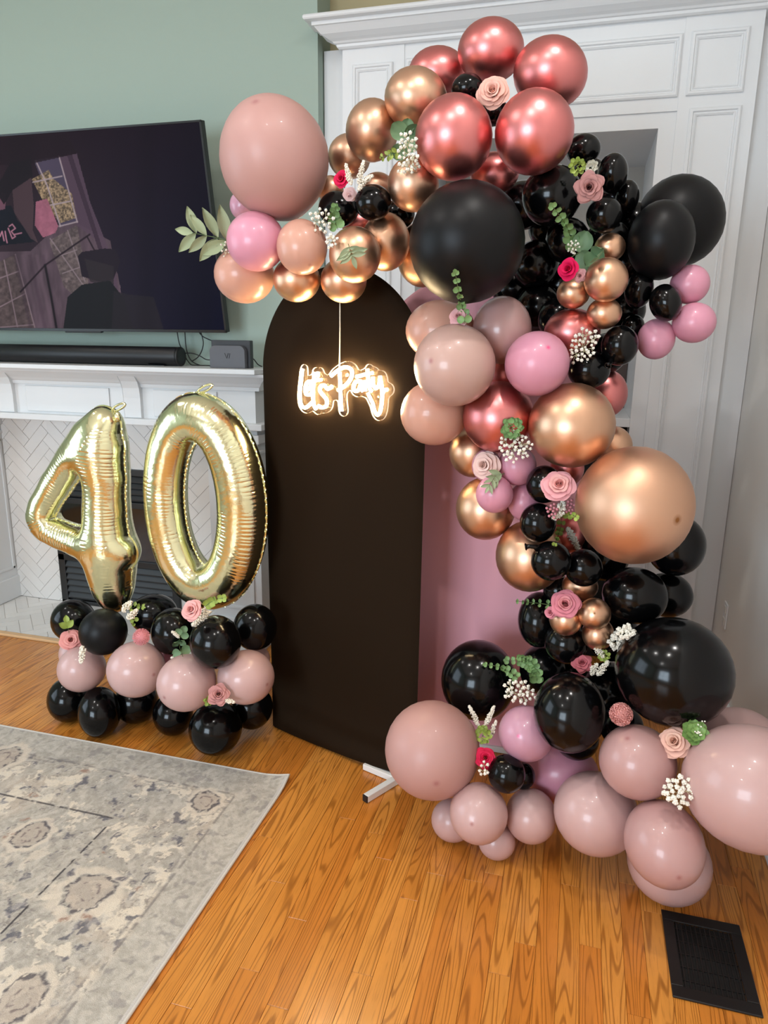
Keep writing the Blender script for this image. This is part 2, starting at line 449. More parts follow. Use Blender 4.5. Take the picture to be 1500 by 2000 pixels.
for x0, x1 in ((-3.57, FX0), (FX1, -1.53)):
    lg = MB().box(x0, x1, 3.20, WY-.0005, .012, 1.155).build('leg', M['trim'], man)
    b = MB(); b.box(x0-.018, x1+.018, 3.175, WY-.0005, 1.085, 1.13); b.box(x0-.01, x1+.01, 3.185, WY-.0005, 1.03, 1.05); b.build('capital', M['trim'], lg, bevel=.004)
    b = MB(); b.box(x0-.014, x1+.014, 3.186, WY-.0005, .012, .15); b.build('plinth', M['trim'], lg, bevel=.005)
    b = MB()
    for (a, c, d, e) in ((3.235, 3.405, .2, .215), (3.235, 3.405, .985, 1.0), (3.235, 3.25, .2, 1.0), (3.39, 3.405, .2, 1.0)):
        if x1 == FX0: b.box(x1-.001, x1+.007, a, c, d, e)
        else: b.box(x0-.007, x0+.001, a, c, d, e)
    b.build('side_moulding', M['trim'], lg, bevel=.002)
    b = MB()
    for (a, c, d, e) in ((x0+.04, x1-.04, .2, .215), (x0+.04, x1-.04, .985, 1.0), (x0+.04, x0+.055, .2, 1.0), (x1-.055, x1-.04, .2, 1.0)): b.box(a, c, 3.193, 3.201, d, e)
    b.build('front_moulding', M['trim'], lg, bevel=.002)

# ------------------------------------------------------------------ built-in bookcase
UY = 3.42
bk = thing('built_in_bookcase', 'white panelled built-in bookcase with crown moulding behind the balloon garland', 'bookcase', (-.286, UY, 0))
WP = M['white']
def px(n, *boxes, bevel=0.0, parent=bk, m=WP):
    b = MB()
    for q in boxes: b.box(*q)
    return b.build(n, m, parent, bevel=bevel)
px('stile', (-1.275, -1.157, 3.50, 3.58, .0, 2.9)); px('stile', (.585, .698, 3.50, 3.58, .0, 2.9))
lp = px('pilaster', (-1.157, -.868, UY, 3.58, 0, 2.95)); rp_ = px('pilaster', (.295, .585, UY, 3.58, 0, 2.95))
hd = px('header', (-.868, .295, UY+.005, 3.58, 2.53, 2.95))
px('casing', (-.868, -.80, UY+.014, 3.58, 0, 2.53), (.228, .295, UY+.014, 3.58, 0, 2.53), (-.80, .228, UY+.014, 3.58, 2.47, 2.53))
px('side_panel', (-.83, -.80, 3.58, 4.14, 0, 2.5), (.228, .258, 3.58, 4.14, 0, 2.5))
px('soffit', (-.80, .228, 3.58, 4.14, 2.47, 2.5))
px('back_panel', (-.83, .258, 4.12, 4.14, 0, 2.5), m=mat('greige_back', '#c9c5bd', .7))
px('shelf', (-.80, .228, UY+.015, 4.12, 1.22, 1.259), bevel=.002)
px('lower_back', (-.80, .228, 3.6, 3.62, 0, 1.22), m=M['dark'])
def framemould(parent, x0, x1, z0, z1, y, wd=.03, n='panel_moulding'):
    """mitred picture-frame moulding: outer bead, groove, inner bead"""
    prof = [(0, 0), (0, .008), (.006, .012), (.013, .012), (.017, .005), (.021, .005), (.024, .008), (wd, .004), (wd, 0)]
    vs = []; k = len(prof); fs = []
    for (sx, sz, cx_, cz_) in ((1, 1, x0, z0), (-1, 1, x1, z0), (-1, -1, x1, z1), (1, -1, x0, z1)):
        for o_, h in prof: vs.append((cx_+sx*o_, y-h, cz_+sz*o_))
    for c in range(4):
        for i in range(k-1):
            a = c*k+i; e = ((c+1) % 4)*k+i; fs.append((a, e, e+1, a+1))
    MB().add(vs, fs).build(n, WP, parent)
framemould(rp_, .321, .535, 2.581, 2.813, UY); framemould(lp, -1.108, -.919, 2.581, 2.802, UY)
framemould(rp_, .342, .538, .22, 2.533, UY); framemould(lp, -1.108, -.915, .22, 2.533, UY)
framemould(hd, -.860, .289, 2.581, 2.811, UY+.005)
cr = [(0, 2.868), (.012, 2.868), (.020, 2.874), (.022, 2.884), (.030, 2.886), (.036, 2.893), (.052, 2.899), (.076, 2.911), (.092, 2.928), (.100, 2.936),
      (.108, 2.937), (.108, 2.951), (.134, 2.953), (.138, 2.958), (.138, 2.966), (.134, 2.972), (0, 2.972)]
b = MB(); b.sweep_x(cr, -1.157, .690, 1, 0).shift(dy=UY)
k = len(cr); n0 = len(b.v)
b.add([(-1.157-o_, UY-o_, z) for o_, z in cr]+[(-1.157-o_, 3.425, z) for o_, z in cr], [(i+1, i+1+k, i+k, i) for i in range(k-1)])
b.box(-1.157, .69, UY, 3.59, 2.868, 2.972)
b.build('crown_moulding', WP, bk)
px('frame_backboard', (-1.157, .585, 3.58, 3.598, 2.5, 2.97))
fr = thing('dark_frame', 'dark brown framed panel standing on the bookcase shelf behind the balloons', 'picture', (-.2, 4.0, 1.259))
MB().box(-.5, .225, 4.0, 4.02, 1.2595, 1.60).build('panel', mat('dark_brown_panel', '#4b3f3b', .5), fr)
MB().box(.135, .152, 3.985, 4.0, 1.2595, 1.47).build('upright', M['white'], fr)
# outlet on the right wall
ou = thing('wall_outlet', 'white outlet plate low on the greige right wall', 'outlet', (XR, 3.26, .42))
MB().box(XR-.007, XR-.0005, 3.225, 3.295, .365, .48).build('cover_plate', M['white'], ou, bevel=.003)
for z in (.395, .45):
    b = MB(); b.box(XR-.0095, XR-.006, 3.243, 3.277, z-.016, z+.016); b.build('socket', mat('outlet_white', '#dedbd4', .4), ou, bevel=.004)


# ------------------------------------------------------------------ colour-attribute material for printed / displayed surfaces
def attr_mat(name, attr, rough=.5, emit=0.0, coat=0.0, noise=0.0, nscale=600.0):
    m = bpy.data.materials.new(name); m.use_nodes = True; nt = m.node_tree; b = nt.nodes['Principled BSDF']
    a = nt.nodes.new('ShaderNodeAttribute'); a.attribute_name = attr
    src = a.outputs['Color']
    if noise:
        tc = nt.nodes.new('ShaderNodeTexCoord'); n = nt.nodes.new('ShaderNodeTexNoise'); n.inputs['Scale'].default_value = nscale; n.inputs['Detail'].default_value = 2
        nt.links.new(tc.outputs['Object'], n.inputs['Vector'])
        mr = nt.nodes.new('ShaderNodeMapRange'); mr.inputs[1].default_value = .25; mr.inputs[2].default_value = .75
        mr.inputs[3].default_value = 1-noise; mr.inputs[4].default_value = 1+noise; nt.links.new(n.outputs[0], mr.inputs[0])
        hs = nt.nodes.new('ShaderNodeHueSaturation'); nt.links.new(src, hs.inputs['Color']); nt.links.new(mr.outputs[0], hs.inputs['Value']); src = hs.outputs[0]
        bp = nt.nodes.new('ShaderNodeBump'); bp.inputs['Strength'].default_value = .6; bp.inputs['Distance'].default_value = .002
        nt.links.new(n.outputs[0], bp.inputs['Height']); nt.links.new(bp.outputs[0], b.inputs['Normal'])
    b.inputs['Roughness'].default_value = rough; b.inputs['Coat Weight'].default_value = coat; b.inputs['Coat Roughness'].default_value = .08
    if emit:
        b.inputs['Specular IOR Level'].default_value = .05
        b.inputs['Base Color'].default_value = (.004, .004, .005, 1)
        nt.links.new(src, b.inputs['Emission Color']); b.inputs['Emission Strength'].default_value = emit
    else:
        nt.links.new(src, b.inputs['Base Color'])
    return m
def grid_mesh(name, V, nu, nv, colours=None, attr='tint', flip=False):
    """V: (nv,nu,3) array -> mesh with a colour per vertex"""
    me = bpy.data.meshes.new(name)
    ii = np.arange(nv*nu).reshape(nv, nu)
    q = np.stack([ii[:-1, :-1], ii[:-1, 1:], ii[1:, 1:], ii[1:, :-1]], -1).reshape(-1, 4)
    if flip: q = q[:, ::-1]
    me.vertices.add(nu*nv); me.vertices.foreach_set('co', np.ascontiguousarray(V, dtype=np.float32).ravel())
    nf = len(q); me.loops.add(nf*4); me.loops.foreach_set('vertex_index', np.ascontiguousarray(q, dtype=np.int32).ravel())
    me.polygons.add(nf); me.polygons.foreach_set('loop_start', np.arange(nf, dtype=np.int32)*4)
    me.polygons.foreach_set('loop_total', np.full(nf, 4, dtype=np.int32)); me.update(calc_edges=True); me.validate()
    if colours is not None:
        ca = me.color_attributes.new(attr, 'FLOAT_COLOR', 'POINT')
        c = np.ones((nu*nv, 4), np.float32); c[:, :3] = colours.reshape(-1, 3); ca.data.foreach_set('color', c.ravel())
    me.polygons.foreach_set('use_smooth', [True]*nf)
    return me
def s2l(c):
    c = np.asarray(c, float)/255.0
    return np.where(c <= .04045, c/12.92, ((c+.055)/1.055)**2.4)
def vnoise(x, y, seed=0):
    """smooth value noise on arrays"""
    r = np.random.default_rng(seed); T = r.random((64, 64))
    xi = np.floor(x).astype(int); yi = np.floor(y).astype(int); fx = x-xi; fy = y-yi
    fx = fx*fx*(3-2*fx); fy = fy*fy*(3-2*fy); g = lambda a, b: T[a % 64, b % 64]
    return (g(xi, yi)*(1-fx)+g(xi+1, yi)*fx)*(1-fy)+(g(xi, yi+1)*(1-fx)+g(xi+1, yi+1)*fx)*fy
def fbm(x, y, seed=0, o=4):
    s = 0; a = .5; t = 0
    for i in range(o):
        s = s+a*vnoise(x*2**i+i*7.3, y*2**i+i*3.1, seed+i); t += a; a *= .55
    return s/t
def inpoly(X, Y, P):
    r = np.zeros(X.shape, bool); n = len(P)
    for i in range(n):
        x1, y1 = P[i]; x2, y2 = P[(i+1) % n]
        c = ((y1 > Y) != (y2 > Y)); r ^= c & (X < (x2-x1)*(Y-y1)/((y2-y1) if y2 != y1 else 1e-9)+x1)
    return r
def near(X, Y, P):
    d = np.full(X.shape, 1e9)
    for (x1, y1), (x2, y2) in zip(P[:-1], P[1:]):
        dx, dy = x2-x1, y2-y1; t = np.clip(((X-x1)*dx+(Y-y1)*dy)/(dx*dx+dy*dy+1e-9), 0, 1)
        d = np.minimum(d, np.hypot(X-x1-t*dx, Y-y1-t*dy))
    return d

# ------------------------------------------------------------------ television (tilted down on its wall bracket)
ta = rad(10.2); TVW, TVH = 1.66, .925
TB = np.array([-1.707, 3.262, 1.620])           # lower right corner of the front
tu = np.array([0, -math.sin(ta), math.cos(ta)]); tn = np.array([0, -math.cos(ta), -math.sin(ta)])
def tvp(s, t, d=0): return TB+np.array([-s, 0, 0])+tu*t+tn*d
tv = thing('television', 'large black wall mounted television tilted down above the mantel, showing a dim picture', 'television', tuple(tvp(TVW/2, 0)))
def tvbox(b, s0, s1, t0, t1, d0, d1):
    P = [tvp(s, t, d) for d in (d0, d1) for (s, t) in ((s0, t0), (s1, t0), (s1, t1), (s0, t1))]
    return b.add(P, [(0,1,2,3),(7,6,5,4),(0,4,5,1),(1,5,6,2),(2,6,7,3),(3,7,4,0)])
b = MB(); tvbox(b, 0, TVW, 0, TVH, -.035, -.003); b.build('body', M['blackplastic'], tv, bevel=.003)
b = MB()
for q in ((0, TVW, 0, .014), (0, TVW, TVH-.009, TVH), (0, .009, 0, TVH), (TVW-.009, TVW, 0, TVH)): tvbox(b, *q, -.004, .004)
b.build('bezel', mat('bezel_black', '#161618', .3), tv, bevel=.001)
b = MB(); tvbox(b, .72, .94, -.008, .002, -.02, .004); b.build('sensor_bar', M['blackplastic'], tv, bevel=.002)
b = MB(); b.box(-2.75, -2.35, 3.30, WY-.004, 1.95, 2.2); b.build('wall_bracket', M['black'], tv)
nu, nv = 560, 312
ss = np.linspace(TVW-.009, .009, nu); tt = np.linspace(.014, TVH-.009, nv)
SS, TT = np.meshgrid(ss, tt)
V = TB+np.stack([-SS, 0*SS, 0*SS], -1)+TT[..., None]*tu+.0015*tn
# the picture on the screen, drawn in its own coordinates (s from the right edge, t from the lower edge, in pixels of a 450 x 660 drawing)
d_ = V-CAM; zf = d_@CF; X = CX+FPX*(d_@CR)/zf; Y = CY-FPX*(d_@CU)/zf
img = np.zeros(V.shape); gx = np.clip(X/440, 0, 1)[..., None]; gy = np.clip((Y-240)/400, 0, 1)[..., None]
img[:] = (1-gx)*((1-gy)*np.array([40, 22, 30])+gy*np.array([70, 58, 66]))+gx*((1-gy)*np.array([22, 14, 30])+gy*np.array([8, 10, 34]))
def fill(P, c, a=1.0, tex=0, sx=.2, sy=.2):
    mk = inpoly(X, Y, P); col = np.array(c, float)
    t = (1+tex*(fbm(X*sx, Y*sy, 3)-.5)*2)[..., None] if tex else 1
    img[mk] = (img*(1-a)+a*col*t)[mk]
def stroke(P, c, wd=1.5, a=1.0):
    k = np.clip(1.3-near(X, Y, P)/wd, 0, 1)[..., None]*a; img[:] = img*(1-k)+k*np.array(c, float)
fill([(-400, 500), (60, 490), (130, 425), (215, 470), (235, 560), (245, 645), (-400, 645)], (98, 80, 90), 1, .25, .08, .02)
fill([(108, 308), (150, 300), (176, 395), (225, 520), (235, 600), (190, 470), (150, 440)], (94, 74, 90), .9)
fill([(130, 300), (140, 300), (205, 500), (198, 505)], (62, 46, 60), .8)
fill([(66, 313), (115, 305), (151, 434), (117, 443)], (82, 72, 92))
fill([(62, 350), (95, 332), (105, 350), (140, 378), (150, 425), (118, 436), (88, 400)], (150, 128, 98), .85, .9, .35, .35)
for L_ in ([(70, 314), (92, 362), (118, 442)], [(115, 305), (151, 434)], [(64, 356), (121, 344)], [(92, 402), (137, 393)], [(116, 442), (151, 433)]): stroke(L_, (178, 160, 165), 1.6)
fill([(96, 470), (150, 440), (175, 560), (170, 600), (125, 560)], (112, 100, 96), .7, .5, .2, .2)
stroke([(98, 466), (162, 556)], (150, 132, 138), 1.3); stroke([(116, 500), (150, 488)], (150, 132, 138), 1.2); stroke([(122, 534), (156, 522)], (150, 132, 138), 1.2); stroke([(132, 450), (166, 550)], (150, 132, 138), 1.2)
fill([(-10, 515), (30, 497), (68, 640), (-10, 640)], (96, 82, 80), .8, .4, .15, .15)
for L_ in ([(8, 508), (34, 638)], [(30, 497), (68, 640)], [(-5, 545), (36, 530)], [(-5, 602), (48, 574)], [(-5, 640), (66, 634)]): stroke(L_, (150, 128, 136), 1.4)
for k_, x_ in enumerate((52, 66, 80, 94, 106)): stroke([(x_-22, 500), (x_+8, 640)], (118, 96, 108) if k_ % 2 else (80, 62, 74), 4, .5)
fill([(-400, 405), (22, 402), (34, 430), (72, 472), (-400, 522)], (24, 26, 36))
fill([(22, 345), (60, 340), (66, 400), (64, 450), (74, 474), (60, 466), (28, 415)], (92, 70, 76), .8)
fill([(-5, 372), (12, 378), (10, 408), (-5, 412)], (126, 84, 100), .9)
fill([(70, 394), (92, 388), (114, 442), (108, 455), (84, 464), (68, 440)], (170, 104, 124), .95, .15, .1, .1)
fill([(-400, 230), (0, 270), (130, 262), (150, 300), (60, 320), (-400, 340)], (34, 20, 28), .8)
fill([(20, 318), (60, 310), (64, 345), (24, 372), (8, 400), (-10, 372)], (30, 22, 28), .95)
for L_ in ([(0, 462), (4, 452), (8, 470)], [(10, 452), (12, 466), (14, 474)], [(16, 446), (24, 466), (30, 462), (22, 452), (30, 446), (24, 438), (18, 442)], [(28, 458), (42, 455)]): stroke(L_, (206, 138, 160), 1.6)
fill([(152, 500), (160, 492), (205, 485), (225, 487), (235, 510), (222, 545), (200, 552), (160, 540)], (40, 32, 42))
fill([(165, 505), (222, 520), (222, 560), (176, 550)], (52, 46, 50), .8)
fill([(124, 640), (132, 580), (160, 556), (215, 548), (240, 580), (262, 645), (124, 645)], (32, 33, 36))
fill([(222, 568), (250, 575), (300, 580), (320, 645), (218, 645)], (44, 40, 46), .8)
stroke([(40, 570), (88, 518), (175, 458)], (40, 28, 36), 2.0); stroke([(88, 518), (100, 580), (111, 645)], (30, 24, 28), 2.6); stroke([(170, 462), (185, 490)], (38, 28, 36), 1.6)
img = img*(.93+.14*vnoise(X*.035, Y*.0+3, 9))[..., None]
me = grid_mesh('screen', V-np.array(tvp(TVW/2, 0)), nu, nv, s2l(np.clip(img, 0, 255)))
link(me, 'screen', attr_mat('lit_screen', 'tint', .38, .72, 0), tv)

# soundbar, router box, cables on the mantel
sb = thing('soundbar', 'long black cylindrical soundbar lying on the mantel shelf under the television', 'speaker', (-2.6, 3.27, 1.4525))
b = MB(); b.lathe([(.0, -3.3), (.046, -3.3), (.0475, -3.297), (.0475, -1.977), (.046, -1.972), (.03, -1.9715), (0, -1.9715)], 32, lambda p: (p[2], 3.27+p[0], 1.5005+p[1]))
b.build('body', mat('speaker_cloth', '#131317', .4, spec=.5, bump=.15, bscale=900), sb, smooth=True)
b = MB(); b.lathe([(.036, -1.9713), (.047, -1.9713), (.048, -1.974), (.048, -1.985), (.0477, -1.985)], 32, lambda p: (p[2], 3.27+p[0], 1.5005+p[1])); b.build('end_ring', M['blackplastic'], sb, smooth=True)
b = MB(); b.box(-3.2, -3.1, 3.235, 3.305, 1.4522, 1.4565); b.box(-2.15, -2.05, 3.235, 3.305, 1.4522, 1.4565); b.build('foot', M['blackplastic'], sb)
rb = thing('router_box', 'grey rounded box with a faint emblem beside the soundbar on the mantel shelf', 'router', (-1.66, 3.22, 1.4525))
def roundtop(b, x0, x1, z0, z1, r, y0, y1):
    P = [(x0, z0), (x1, z0)]+[(x1-r+r*math.cos(a), z1-r+r*math.sin(a)) for a in np.linspace(0, PI/2, 7)]+[(x0+r+r*math.cos(a), z1-r+r*math.sin(a)) for a in np.linspace(PI/2, PI, 7)]
    return b.prism(P, y0, y1)
b = MB(); roundtop(b, -1.765, -1.577, 1.4525, 1.560, .03, 3.185, 3.215); b.build('front_panel', mat('grey_plastic', '#55555a', .5), rb, bevel=.002)
b = MB(); roundtop(b, -1.770, -1.562, 1.4525, 1.585, .004, 3.216, 3.25); b.build('case', mat('dark_plastic', '#26262a', .45), rb, bevel=.002)
b = MB()
for L_ in ([(-1.683, 1.524), (-1.672, 1.499)], [(-1.672, 1.499), (-1.664, 1.524)], [(-1.66, 1.499), (-1.655, 1.524)]):
    b.tube([(x, 3.1838, z) for x, z in L_], .0016, 5)
b.build('emblem', mat('emblem_grey', '#38383c', .4), rb)
for i, (L_, lab) in enumerate([
    ([(346, 648), (350, 670), (358, 688), (366, 704), (376, 714), (392, 716)], 'thin black cable hanging from the television just right of the soundbar'),
    ([(361, 648), (363, 675), (368, 695), (378, 708), (400, 716), (412, 717)], 'thin black cable hanging second from left below the television'),
    ([(392, 648), (397, 668), (394, 685), (386, 698), (374, 706)], 'thin black looping cable hanging third from left below the television'),
    ([(388, 648), (396, 657), (408, 663), (420, 668)], 'thin black cable running from the television to the grey router box'),
    ([(360, 690), (375, 690), (390, 695), (402, 702), (412, 703)], 'thin black cable lying from the soundbar to the grey router box'),
    ([(488, 697), (496, 702), (504, 712), (512, 716)], 'thin black cable drooping right of the grey router box')]):
    P = smoothpath([at(x, y, 3.36 if i < 4 else 3.31) for x, y in L_], 5)
    P = [(p[0], p[1], max(p[2], 1.4553)) for p in P]
    b = MB(); b.tube(P, .0027, 6)
    tag(b.build('cable', M['blackplastic'], smooth=True), lab, 'cable')

# ------------------------------------------------------------------ rug
RX0, RX1, RY0, RY1 = -2.75, -.938, .2, 2.146
nu, nv = 560, 460
xs = np.linspace(RX0, RX1, nu); ys = np.concatenate([np.linspace(RY0, .95, 60, endpoint=False), np.linspace(.95, RY1, nv-60)])
XX, YY = np.meshgrid(xs, ys)
ex = RX1-XX; ey = RY1-YY; edge = np.minimum(ex, ey)        # distance from the visible right and far edges
wx = XX+.05*(fbm(XX*9, YY*9, 21)-.5)+.016*(fbm(XX*45, YY*45, 23)-.5); wy = YY+.05*(fbm(XX*9+5, YY*9+8, 22)-.5)+.016*(fbm(XX*45, YY*45, 24)-.5)
f1 = fbm(wx*19, wy*19, 1, 6); f2 = fbm(wx*26+9, wy*26, 2, 5); f3 = fbm(wx*38, wy*38, 3); f4 = fbm(wx*5, wy*5, 4); f5 = fbm(wx*90, wy*90, 6, 3)
f1 = f1+.20*(f5-.5)+.12*(f3-.5)+.30*(f4-.5); f2 = f2+.15*(f5-.5)
base = np.zeros(XX.shape+(3,))
base[:] = np.array([176, 169, 158])
base = base+((f4-.5)*22)[..., None]*np.array([1, .98, .9])+((f5-.5)*44)[..., None]
def mixin(mask, c):
    global base
    k = np.clip(mask, 0, 1)[..., None]; base = base*(1-k)+k*np.array(c, float)
sm = lambda a, lo, hi: np.clip((a-lo)/(hi-lo), 0, 1)
inner = sm(edge, .13, .16)                                   # plain grey edge band, then the pattern
border = inner*(1-sm(edge, .46, .48))
mixin(inner*sm(f4, .45, .62)*.5, (186, 168, 150))            # peachy patches
mixin(border*sm(f1, .50, .55)*.92, (216, 204, 186))              # cream distressed areas
mixin(sm(edge, .46, .5)*sm(f1, .57, .62)*.8, (202, 190, 174))
mixin(inner*sm(-np.abs(f1-.52), -.022, -.004)*sm(f3, .42, .55)*.6, (120, 112, 106))     # outlines of the motifs
mixin(inner*sm(-np.abs(f2-.5), -.016, -.003)*sm(f3, .5, .6)*.7, (108, 102, 100))
mixin(inner*sm(f2, .655, .69)*sm(f3, .42, .55)*.85, (92, 90, 98))                      # dark flower hearts
mixin(sm(f3, .60, .70)*.40, (140, 134, 128)); mixin(sm(fbm(wx*55, wy*30, 41, 4), .56, .66)*.45, (206, 198, 186)); mixin((1-inner)*sm(f3, .60, .70)*.35, (140, 134, 130))
# thin double rule between border bands, dashed dark rule of the field
mixin(sm(-np.abs(edge-.145), -.006, -.002)*sm(f3, .40, .5)*.6, (118, 112, 108))
mixin(sm(-np.abs(edge-.165), -.005, -.002)*sm(f3, .45, .55)*.45, (126, 120, 116))
fx = np.abs(ex-.478); fy = np.abs(ey-.378)
rule = np.where(ey > .376, fx, 9); rule = np.minimum(rule, np.where(ex > .476, fy, 9))
mixin(sm(-rule, -.0045, -.002)*sm(f3, .36, .46)*.92, (62, 58, 60))
for (rx, ry, rr_) in ((-1.290, 1.46, .075), (-1.17, 1.93, .05), (-1.62, 1.62, .055), (-2.05, 1.95, .07), (-1.75, 1.2, .08), (-1.22, 1.12, .06)):
    q = np.hypot((wx-rx), (wy-ry)*.9); an = np.arctan2(wy-ry, wx-rx)
    pet = rr_*(1+.05*np.cos(an*8))
    mixin(sm(-q, -pet*1.45, -pet*1.3)*sm(q, pet*1.02, pet*1.1)*.8, (210, 197, 180))
    mixin(sm(-q, -pet*.95, -pet*.85)*.7, (178, 164, 150))
    mixin(sm(-np.abs(q-pet*.95), -.007, -.003)*sm(f5, .44, .54)*.85, (88, 82, 84))
    mixin(sm(-np.abs(q-pet*.45), -.006, -.002)*sm(f5, .48, .56)*.7, (110, 98, 96))
for k_ in range(34):
    rx = rng.uniform(-2.3, -1.08); ry = rng.uniform(1.0, 2.0); s_ = rng.uniform(.008, .026); el = rng.uniform(.4, 1)
    q = np.hypot((wx-rx), (wy-ry)/el); mixin(sm(-q, -s_, -s_*.5)*sm(f5, .38, .55)*.85, (94, 90, 96) if k_ % 3 else (150, 120, 104))
mixin(sm(-edge, -.012, -.010), (196, 190, 184))              # bound edge
cur = np.clip(1-np.hypot(ex, ey)/.12, 0, 1)**2*.018
Z = .0085+cur+(f5-.5)*.0012*sm(edge, .008, .02)-.003*sm(-edge, -.006, -.001)
V = np.stack([XX+.008*np.clip(-(YY-RY1), 0, 1)*0, YY, Z], -1)
rug = tag(link(grid_mesh('rug', V, nu, nv, s2l(np.clip(base, 0, 255))), 'rug', attr_mat('rug_pile', 'tint', .95, noise=.10, nscale=420)),
          'distressed grey and cream area rug with a floral border lying on the oak floor', 'rug')
rl = MB()
P = [(x, RY1, 0) for x in np.linspace(RX0, RX1, 40)]+[(RX1, y, 0) for y in np.linspace(RY1, RY0, 40)[1:]]
cz = lambda x, y: .0045+max(0, 1-math.hypot(RX1-x, RY1-y)/.12)**2*.018
rl.tube([(p[0], p[1], cz(p[0], p[1])) for p in P], .0048, 8)
rl.build('binding', mat('rug_binding', '#cfc8be', .9, bump=.5, bscale=500), rug, smooth=True)

# ------------------------------------------------------------------ arch panels
def arch_panel(name, label, cat_, A, d, n, w, ztop, zhem, material, thick=.034, feet=2, sag=0.0, zap=None):
    """A: lower left point (seen from the front), d: unit direction along the panel, n: unit normal towards the viewer"""
    A = np.array(A); d = np.array(d); n = np.array(n); up = np.array([0, 0, 1.0])
    R = w/2; zs = ztop-R
    root = thing(name, label, cat_, tuple(A+d*R))
    rows = [zhem(0)*0+t for t in np.concatenate([np.linspace(0, .25, 26), np.linspace(.27, 1.0, 30), 1+np.sin(np.linspace(0, PI/2, 26)[1:])])]
    nu_ = 41
    def pt(u, t, side):
        # t in 0..1 straight part, 1..2 arch
        ww = R*(1-.012*(1-min(t, 1))**2)
        if t <= 1: hw = ww; z = None
        else: hw = R*math.cos(math.asin(min(t-1, 1))); z = zs+R*(t-1)
        s = R+hw*u
        if z is None: z = zhem(s/w)+(zs-zhem(s/w))*t
        e = 1-abs(u)**8
        off = side*thick/2*(max(0, e))**.5
        if side > 0 and t < .16:
            q = t/.16
            off += (1-q)**1.4*.009*math.sin((t*75)+u*1.6)*(e) + .003*(1-q)
        if side > 0: off += .0012*math.sin(u*7+t*9)*e
        p = A+d*s+n*(off)
        return (p[0], p[1], z)
    b = MB()
    for side, fl in ((1, False), (-1, True)):
        b.grid(lambda uu, vv: pt(-1+2*uu, rows[int(round(vv*(len(rows)-1)))], side), nu_, len(rows), fl)
    ob = b.build('fabric_cover', material, root, smooth=True)
    rod = MB()
    P = [A+d*.04+up*z for z in np.linspace(.05, zs, 4)]+[A+d*(R-(R-.04)*math.cos(a))+up*(zs+(R-.04)*math.sin(a)) for a in np.linspace(0, PI, 20)]+[A+d*(w-.04)+up*z for z in np.linspace(zs, .05, 4)]
    rod.tube(P, .007, 8); rod.build('frame_tube', M['whitemetal'], root, smooth=True)
    if feet:
        p0, p1 = A+d*(.50 if feet == 1 else .05), A+d*(w-.045)
        b = MB(); p0 = p0+n*.026; p1 = p1+n*.026; b.obox(p0[:2], p1[:2], .024, .002, .026); b.build('base_bar', M['whitemetal'], root, bevel=.002)
    return root, A, d, n
mblack = mat('black_spandex', '#241a11', .7, spec=.04)
mpink = mat('pink_spandex', '#f6b4c1', .75, spec=.2)
PA = np.array([-1.155, 2.482, 0]); PD = np.array([.946, -.324, 0]); PN = np.array([-.324, -.946, 0])
panel, *_ = arch_panel('arch_panel', 'tall black fabric covered arch panel behind the lit neon sign', 'backdrop', PA, PD, PN, .715, 1.838, lambda q: .004+.062*max(0, q-.3)**1.3, mblack, feet=1)
for s, f0, f1_ in ((.655, -.19, .22), (.06, 0.0, .22)):
    c = PA+PD*s; fd = np.array([-.49, -.87, 0])
    a_ = c-fd*f0*1.0; e_ = c-fd*f1_
    p0 = c+fd*abs(f0); p1 = c-fd*f1_
    b = MB(); b.obox(p0[:2], p1[:2], .024, .0015, .0275); ft = b.build('foot', M['whitemetal'], panel, bevel=.002)
    q = p0+fd*.004
    b = MB(); b.obox((p0-fd*.001)[:2], q[:2], .0235, .002, .027); b.build('end_cap', M['blackplastic'], ft, bevel=.001)
panel2, *_ = arch_panel('arch_panel', 'pink fabric covered arch panel standing half hidden behind the black one', 'backdrop', (-.776, 2.585, 0), (1, 0, 0), (0, -1, 0), .80, 1.836, lambda q: .006, mpink)
pc = (-.3, 2.585)
b = MB(); b.obox((-.70, 2.57), (-.70, 2.80), .024, .0015, .0275); b.build('foot', M['whitemetal'], panel2, bevel=.002)
b = MB(); b.obox((-.05, 2.57), (-.05, 2.80), .024, .0015, .0275); b.build('foot', M['whitemetal'], panel2, bevel=.002)

def onpanel(px_, py_, off):
    A = PA+PN*off; r = ray(px_, py_); t = ((A-CAM)@PN)/(r@PN); return CAM+r*t

# ------------------------------------------------------------------ inflated outlines (used by the sign's backing and the foil numbers)
def sdf_strokes(P2, strokes, k=.0):
    """signed distance to a union of round strokes [(polyline [(x,y,r)...])]; returns sdf and the position along the nearest stroke"""
    best = np.full(P2.shape[:-1], 1e9); along = np.zeros(P2.shape[:-1]); rel = np.zeros(P2.shape[:-1]); off = 0.0
    for st in strokes:
        for (x1, y1, r1), (x2, y2, r2) in zip(st[:-1], st[1:]):
            dx, dy = x2-x1, y2-y1; L2 = dx*dx+dy*dy; L_ = math.sqrt(L2)
            t = np.clip(((P2[..., 0]-x1)*dx+(P2[..., 1]-y1)*dy)/max(L2, 1e-12), 0, 1)
            dd = np.hypot(P2[..., 0]-x1-t*dx, P2[..., 1]-y1-t*dy); r = r1+(r2-r1)*t
            sd = dd-r; sg = (P2[..., 0]-x1)*dy-(P2[..., 1]-y1)*dx
            w_ = sd < best
            along = np.where(w_, off+t*L_, along); rel = np.where(w_, np.sign(sg)*dd/r, rel)
            if k > 0:
                h = np.clip(.5+.5*(best-sd)/k, 0, 1); nb = best*(1-h)+sd*h-k*h*(1-h); best = np.where(best > 1e8, sd, nb)
            else: best = np.minimum(best, sd)
            off += L_
        off += 5.0
    return best, along, rel
